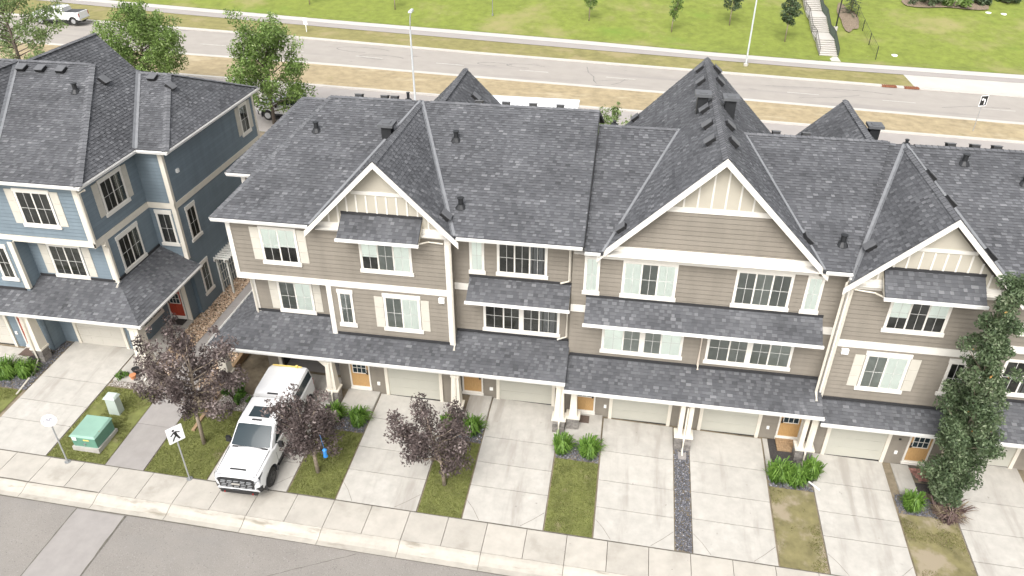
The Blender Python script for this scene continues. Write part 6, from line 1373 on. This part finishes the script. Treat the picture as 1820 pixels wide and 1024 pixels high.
def lamp(label, x, y, H, arm, hx=0.0, mt='lamp_pole', base_h=0.35, r=0.10):
    z = gz(x, y) if y < 96 else hz(x, y); t = thing('street_lamp', label, 'street lamp', (x, y, z), 'street lamps')
    mb = MB(); mb.tube([(x, y, z - 0.1), (x, y, z + base_h)], 0.26, 12); mb.build('footing', 'concrete_far', t)
    mb = MB(); pts = [(x, y, z + base_h), (x, y, z + H * 0.72)]; rad = [r, r * 0.8]
    if arm:
        for k in range(1, 7):
            a = k / 6 * math.pi / 2 * 0.95; pts.append((x + hx * 2.0 * (1 - math.cos(a)) * 0.45, y - 1.6 * (1 - math.cos(a)), z + H * 0.72 + H * 0.28 * math.sin(a))); rad.append(r * (0.75 - 0.06 * k))
    else: pts.append((x, y, z + H)); rad.append(r * 0.6)
    mb.tube(pts, rad, 10); mb.build('pole', mt, t, smooth=True, angle=40)
    hm = MB(); e = Vector(pts[-1]); hm.hexa([(e.x - 0.16, e.y - 0.75, e.z - 0.05), (e.x + 0.16, e.y - 0.75, e.z - 0.05), (e.x + 0.13, e.y + 0.1, e.z - 0.05), (e.x - 0.13, e.y + 0.1, e.z - 0.05), (e.x - 0.12, e.y - 0.7, e.z + 0.1), (e.x + 0.12, e.y - 0.7, e.z + 0.1), (e.x + 0.1, e.y + 0.1, e.z + 0.13), (e.x - 0.1, e.y + 0.1, e.z + 0.13)]); hm.build('lamp_head', mt, t)
    return t
lamp('pale curved-arm street lamp rising behind the tan roof ridge', -20.4, 67.3, 9.2, True, 0.9)
lamp('tall straight pale street lamp on the grass strip beyond the road', 12.55, 89.2, 11.5, True, 0.6)
lamp('dark slim lamp post beside the hillside stairway', 24.8, 103.3, 7.0, False, mt='black_metal', base_h=0.5, r=0.09)
for (lab, x, y) in (('thin grey marker pole standing alone on the grassy slope', -19.2, 101.2),):
    z = hz(x, y); mb = MB(); mb.tube([(x, y, z - 0.1), (x, y, z + 3.2)], 0.05, 8); mb.tube([(x, y, z), (x, y, z + 0.25)], 0.12, 8); solo(mb, 'marker_pole', 'grey_metal', lab, 'pole', (x, y, z))
z = gz(-40.7, 90.2) + 0.1; mb = MB(); mb.tube([(-40.7, 90.2, z - 0.1), (-40.7, 90.2, z + 1.7)], 0.05, 8); mb.box(-40.95, -40.45, 90.14, 90.17, z + 0.9, z + 1.7); solo(mb, 'marker_post', 'sign_white', 'small white marker board on the grass strip beside the far path', 'marker', (-40.7, 90.2, z))

# green transformer on its pad, grey-green pedestal
tz = gz(-22.8, 21.6); X = thing('transformer_box', 'green utility transformer box with lighter lid on a concrete pad', 'utility box', (-22.8, 21.6, tz))
mb = MB(); mb.box(-23.45, -22.15, 20.9, 22.3, tz - 0.15, tz + 0.20); mb.build('pad', 'concrete', X)
mb = MB(); mb.hexa([(-23.38, 20.98, tz + 0.20), (-22.22, 20.98, tz + 0.20), (-22.22, 22.22, tz + 0.20), (-23.38, 22.22, tz + 0.20), (-23.40, 20.96, tz + 0.78), (-22.20, 20.96, tz + 0.78), (-22.20, 22.22, tz + 0.86), (-23.40, 22.22, tz + 0.86)]); mb.build('cabinet', 'transformer', X)
mb = MB(); mb.hexa([(-23.44, 20.92, tz + 0.78), (-22.16, 20.92, tz + 0.78), (-22.16, 22.26, tz + 0.86), (-23.44, 22.26, tz + 0.86), (-23.36, 20.99, tz + 0.86), (-22.24, 20.99, tz + 0.86), (-22.24, 22.2, tz + 0.95), (-23.36, 22.2, tz + 0.95)]); mb.build('lid', 'transformer_top', X)
mb = MB(); mb.box(-23.34, -23.14, 20.945, 20.96, tz + 0.56, tz + 0.74); mb.build('notice', 'sign_white', X)
mb = MB(); mb.box(-22.80, -22.52, 20.945, 20.96, tz + 0.60, tz + 0.66); mb.build('label_strip', 'yellow_strap', X)
mb = MB(); mb.tube([(-22.80, 20.93, tz + 0.38), (-22.80, 20.97, tz + 0.38)], 0.05, 8); mb.build('lock', 'grey_metal', X)
pz_ = gz(-22.9, 23.4); X = thing('utility_pedestal', 'pale grey-green utility pedestal with a sloped cap in the lawn', 'utility box', (-22.9, 23.4, pz_))
mb = MB(); mb.hexa([(-23.18, 23.2, pz_ - 0.05), (-22.64, 23.2, pz_ - 0.05), (-22.64, 23.6, pz_ - 0.05), (-23.18, 23.6, pz_ - 0.05), (-23.16, 23.22, pz_ + 0.95), (-22.66, 23.22, pz_ + 0.95), (-22.66, 23.58, pz_ + 0.95), (-23.16, 23.58, pz_ + 0.95)]); mb.build('cabinet', 'pedestal', X)
mb = MB(); mb.hexa([(-23.22, 23.15, pz_ + 0.95), (-22.60, 23.15, pz_ + 0.95), (-22.60, 23.64, pz_ + 0.95), (-23.22, 23.64, pz_ + 0.95), (-23.14, 23.24, pz_ + 1.05), (-22.68, 23.24, pz_ + 1.05), (-22.68, 23.56, pz_ + 1.08), (-23.14, 23.56, pz_ + 1.08)]); mb.build('cap', 'pedestal', X)

# ------------------------------------------------------------------ door steps, mats, walls, small things
def stoop(label, x0, x1, y0, y1, h=0.12):
    z = gz((x0 + x1) / 2, (y0 + y1) / 2); mb = MB(); mb.box(x0, x1, y0, y1, z - 0.2, z + h); mb.box(x0 + 0.03, x1 - 0.03, y0 + 0.03, y1 - 0.03, z + h, z + h + 0.012)
    return mb.build('door_step', 'concrete', None, kind='structure')
stoop('', -12.6, -10.98, 25.25, 26.86); stoop('', -6.6, -5.5, 25.6, 27.56); stoop('', -1.75, -0.06, 25.35, 27.24); stoop('', 7.4, 7.62, 25.2, 27.2, 0.06); stoop('', 13.0, 13.75, 24.95, 26.7, 0.06); stoop('', -30.2, -28.85, 25.3, 26.86)
mb = MB(); mb.box(7.64, 8.75, 25.2, 27.2, -0.2, gz(8.2, 27.2) + 0.04); mb.build('door_step', 'mat_dark', None, kind='structure')
mb = MB(); mb.box(7.97, 8.98, 26.45, 27.22, gz(8.5, 27) - 0.1, gz(8.5, 27) + 0.15)
for k in range(5): mb.box(7.95, 9.0, 26.42 + k * 0.16, 26.55 + k * 0.16, gz(8.5, 27) + 0.152, gz(8.5, 27) + 0.18)
solo(mb, 'wooden_step', 'timber', 'reddish wooden step below the door beside the paired columns', 'step', (8.5, 26.8, gz(8.5, 26.8)))
def doormat(label, x, y, z, w, d, m='mat_brown', group=None):
    mb = MB(); mb.box(x - w / 2, x + w / 2, y - d / 2, y + d / 2, z, z + 0.018); mb.box(x - w / 2 + 0.06, x + w / 2 - 0.06, y - d / 2 + 0.06, y + d / 2 - 0.06, z + 0.018, z + 0.023); return solo(mb, 'doormat', m, label, 'doormat', (x, y, z), group)
doormat('dark brown doormat at the wooden door beside the roof step', -1.1, 26.8, gz(-0.9, 26.3) + 0.14, 0.85, 0.5)
doormat('grey-brown doormat at the red side door of the blue house', -23.7, 30.35, gz(-23.7, 30.35) + 0.065, 0.85, 0.55, 'mat_dark')
doormat('patterned brown doormat at the red front door', -29.6, 26.35, gz(-29.5, 26.1) + 0.145, 0.95, 0.6)
# red paver fan below the right hand door
pv = MB(); z = gz(14, 26.2); pv.poly([(13.75, 26.68, z + 0.02)] + [(14.25 + 0.62 * math.cos(a), 26.68 + 0.95 * math.sin(a), z + 0.02) for a in np.linspace(-math.pi, 0, 14)]); pav = pv.build('paver_landing', 'joint', None, kind='structure')
for i in range(6):
    for j in range(8):
        xx = 13.68 + j * 0.15 + 0.07 * (i % 2); yy = 25.8 + i * 0.15
        if ((xx + 0.06 - 14.25) / 0.6) ** 2 + ((yy + 0.06 - 26.68) / 0.93) ** 2 < 1 and yy < 26.55:
            mb = MB(); mb.box(xx, xx + 0.135, yy, yy + 0.135, z, z + 0.05 + random.uniform(0, 0.008)); mb.build('paver', 'brick_red', pav)
doormat('dark slate mat under the columnar tree next to the brick pavers', 14.1, 25.45, gz(14.1, 25.45) + 0.0, 0.9, 0.55, 'mat_dark')
# pots by the blue corner post
def pot(label, x, y, r, h, m):
    z = gz(x, y) + 0.02; mb = MB(); mb.tube([(x, y, z), (x, y, z + h * 0.85), (x, y, z + h * 0.86), (x, y, z + h)], [r * 0.7, r, r * 1.12, r * 1.12], 14); return solo(mb, 'plant_pot', m, label, 'pot', (x, y, z), smooth=True, angle=40)
pot('small orange clay pot beside the blue house corner post', -23.4, 25.62, 0.15, 0.25, 'terracotta'); pot('dark round pot beside the blue house corner post', -23.45, 25.98, 0.17, 0.34, 'black_metal'); pot('black plant pot at the end of the day lily bush by the red door', -28.95, 25.75, 0.2, 0.35, 'black_metal')
# timber retaining wall
W_ = thing('retaining_wall', 'weathered timber retaining wall along the open garage driveway', 'wall', (-18.75, 27.0, gz(-18.75, 27)))
for k in range(3):
    for (a, b) in ((22.9, 25.4), (25.42, 27.9), (27.92, 30.4)):
        mb = MB(); z = lambda y: gz(-18.75, y) - 0.05 + k * 0.15; j = random.uniform(-0.012, 0.012)
        if a < 25 and k > 0: continue
        mb.hexa([(-18.83 + j, a, z(a)), (-18.67 + j, a, z(a)), (-18.67 + j, b, z(b)), (-18.83 + j, b, z(b)), (-18.83 + j, a, z(a) + 0.14), (-18.67 + j, a, z(a) + 0.14), (-18.67 + j, b, z(b) + 0.14), (-18.83 + j, b, z(b) + 0.14)]); mb.build('timber', 'timber', W_)
# trellis arch beside the blue house
TZ = gz(-22.5, 34.6); Tt = thing('trellis', 'pale wooden trellis arch leaning by the blue side wall', 'trellis', (-22.5, 34.6, TZ))
for yy in (33.75, 35.4):
    for xx in (-22.72, -22.1): mb = MB(); mb.box(xx - 0.05, xx + 0.05, yy - 0.05, yy + 0.05, TZ - 0.05, TZ + 2.2); mb.build('post', 'trellis_wood', Tt)
for xx in (-22.72, -22.1): mb = MB(); mb.box(xx - 0.03, xx + 0.03, 33.5, 35.65, TZ + 2.2, TZ + 2.34); mb.build('beam', 'trellis_wood', Tt)
for k in range(9): mb = MB(); yy = 33.6 + k * 0.245; mb.box(-22.98, -21.85, yy - 0.025, yy + 0.025, TZ + 2.34, TZ + 2.45); mb.build('rafter', 'trellis_wood', Tt)
for k in range(6): mb = MB(); yy = 33.95 + k * 0.24; mb.box(-22.75, -22.72, yy - 0.02, yy + 0.02, TZ + 0.1, TZ + 2.2); mb.build('slat', 'trellis_wood', Tt)
for zz in (0.6, 1.2, 1.75): mb = MB(); mb.box(-22.718, -22.69, 33.75, 35.4, TZ + zz, TZ + zz + 0.04); mb.build('slat', 'trellis_wood', Tt)
# blue feeder hanging in the small tree
mb = MB(); fx, fy, fz = -11.22, 20.75, 2.45; mb.tube([(fx, fy, fz), (fx, fy, fz + 0.34)], [0.075, 0.075], 12); mb.tube([(fx, fy, fz + 0.34), (fx, fy, fz + 0.42)], [0.10, 0.02], 12); mb.tube([(fx, fy, fz + 0.42), (fx - 0.3, fy + 0.4, fz + 0.75)], 0.006, 4); mb.tube([(fx, fy, fz - 0.02), (fx, fy, fz)], 0.10, 12)
solo(mb, 'bird_feeder', 'blue_plastic', 'bright blue tube feeder hanging from the small purple tree', 'feeder', (fx, fy, fz))
# hose lengths from the downspouts
mb = MB(); mb.tube([(9.15, 24.9, gz(9.15, 24.9) + 0.05), (9.55, 24.5, gz(9.55, 24.5) + 0.05)], 0.04, 6); solo(mb, 'downspout_extension', 'white_metal', 'short white downspout outlet poking out of the day lilies', 'pipe', (9.4, 24.6, gz(9.4, 24.6)))
mb = MB(); zz = gz(3.64, 25.45); mb.box(3.48, 3.84, 25.2, 25.62, zz - 0.02, zz + 0.05); mb.box(3.48, 3.52, 25.2, 25.62, zz + 0.05, zz + 0.09); mb.box(3.80, 3.84, 25.2, 25.62, zz + 0.05, zz + 0.09); solo(mb, 'splash_block', 'concrete_grey', 'concrete splash block on the grey gravel strip', 'splash block', (3.66, 25.4, zz))

# ------------------------------------------------------------------ hillside stairs, rails, chain fence, drains
hs_ = lambda y: hz(22.8, y)
St = thing('outdoor_stairs', 'pale concrete stairway climbing the grassy slope in flights with landings', 'stairs', (22.8, 96.0, hs_(96.0)))
y = 94.2; zc0 = gz(22.8, 94.2) + 0.2; z = zc0; flights = [(8, 0), (9, 0), (9, 0), (9, 0)]
RAILS = []
def step_box(y0, y1, zt_): mb = MB(); mb.box(21.78, 23.82, y0 + 0.07, y1 + 0.10, zt_ - 0.45, zt_ - 0.05); mb.box(21.75, 23.85, y0, y1, zt_ - 0.05, zt_); return mb
step_box(93.4, 95.4, z).build('landing', 'concrete_far', St); y = 95.4
for fl in range(5):
    ys0, zs0 = y, z
    for k in range(8):
        z += 0.15; step_box(y, y + 0.45, z).build('step', 'concrete_far', St); y += 0.45
    RAILS.append((ys0, zs0, y, z)); step_box(y, y + 3.0, z + 0.002).build('landing', 'concrete_far', St); RAILS.append((y, z, y + 3.0, z)); y += 3.0
for xx, lab in ((21.72, 'dark metal handrail with slim bars on the open side of the stairway'), (23.92, 'dark green screened railing between the stairway and the lamp post')):
    rl = thing('stair_railing', lab, 'railing', (xx, 96, zc0))
    for (a, za, b, zb_) in RAILS:
        mb = MB(); mb.tube([(xx, a, za + 0.95), (xx, b, zb_ + 0.95)], 0.03, 6); mb.build('handrail', 'black_metal', rl)
        mb = MB(); mb.tube([(xx, a + 0.05, za - 0.3), (xx, a + 0.05, za + 0.95)], 0.03, 6); mb.build('post', 'black_metal', rl)
        if xx < 23:
            mb = MB(); mb.tube([(xx, a, za + 0.2), (xx, b, zb_ + 0.2)], 0.02, 6)
            for k in range(1, 8): q = k / 8; mb.tube([(xx, a + (b - a) * q, za + (zb_ - za) * q + 0.2), (xx, a + (b - a) * q, za + (zb_ - za) * q + 0.95)], 0.012, 4)
            mb.build('rail_bars', 'black_metal', rl)
        else:
            mb = MB(); mb.hexa([(xx - 0.01, a, za - 0.1), (xx + 0.01, a, za - 0.1), (xx + 0.01, b, zb_ - 0.1), (xx - 0.01, b, zb_ - 0.1), (xx - 0.01, a, za + 0.9), (xx + 0.01, a, za + 0.9), (xx + 0.01, b, zb_ + 0.9), (xx - 0.01, b, zb_ + 0.9)]); mb.build('screen', 'fence_green', rl)
Fn = thing('chain_fence', 'low dark post-and-wire fence running up the slope', 'fence', (28.2, 96, hz(28.2, 96.3)))
py_ = [95.4, 99.5, 103.7, 107.9, 112.1]
for k, yy in enumerate(py_):
    z0 = hz(28.2, max(yy, 96.3)); mb = MB(); mb.tube([(28.2, yy, z0 - 0.2), (28.2, yy, z0 + 1.45)], 0.045, 8); mb.build('post', 'black_metal', Fn)
    if k:
        za, zb_ = hz(28.2, max(py_[k - 1], 96.3)), z0
        for hh in (0.25, 0.55, 0.85, 1.15, 1.4): mb = MB(); mb.tube([(28.2, py_[k - 1], za + hh), (28.2, yy, zb_ + hh)], 0.012 if hh < 1.3 else 0.025, 4); mb.build('wire', 'black_metal', Fn)
for (lab, x) in (('rusty drain grate in the far kerb beside the grass strip', 27.3), ('rusty drain grate in the far kerb nearest the concrete pad', 29.6)):
    yy = far_edge(x) - 0.1; z = gz(x, yy) + 0.135; mb = MB(); mb.box(x - 0.75, x + 0.75, yy - 0.28, yy + 0.28, z - 0.1, z + 0.02)
    for k in range(7): mb.box(x - 0.68 + k * 0.2, x - 0.58 + k * 0.2, yy - 0.26, yy + 0.26, z + 0.02, z + 0.05)
    solo(mb, 'drain_grate', 'rust', lab, 'drain', (x, yy, z))
for (lab, x, y) in (('white manhole lid in the grass near the fence foot', 30.7, 97.0), ('white irrigation lid high on the slope next to its twin', 45.8, 112.4), ('white irrigation lid high on the slope beside the shrub bed end', 47.7, 112.3)):
    z = hz(x, y); mb = MB(); mb.tube([(x, y, z - 0.1), (x, y, z + 0.06)], 0.36, 16); mb.tube([(x, y, z + 0.06), (x, y, z + 0.08)], 0.28, 16); solo(mb, 'manhole', 'sign_white', lab, 'manhole', (x, y, z))
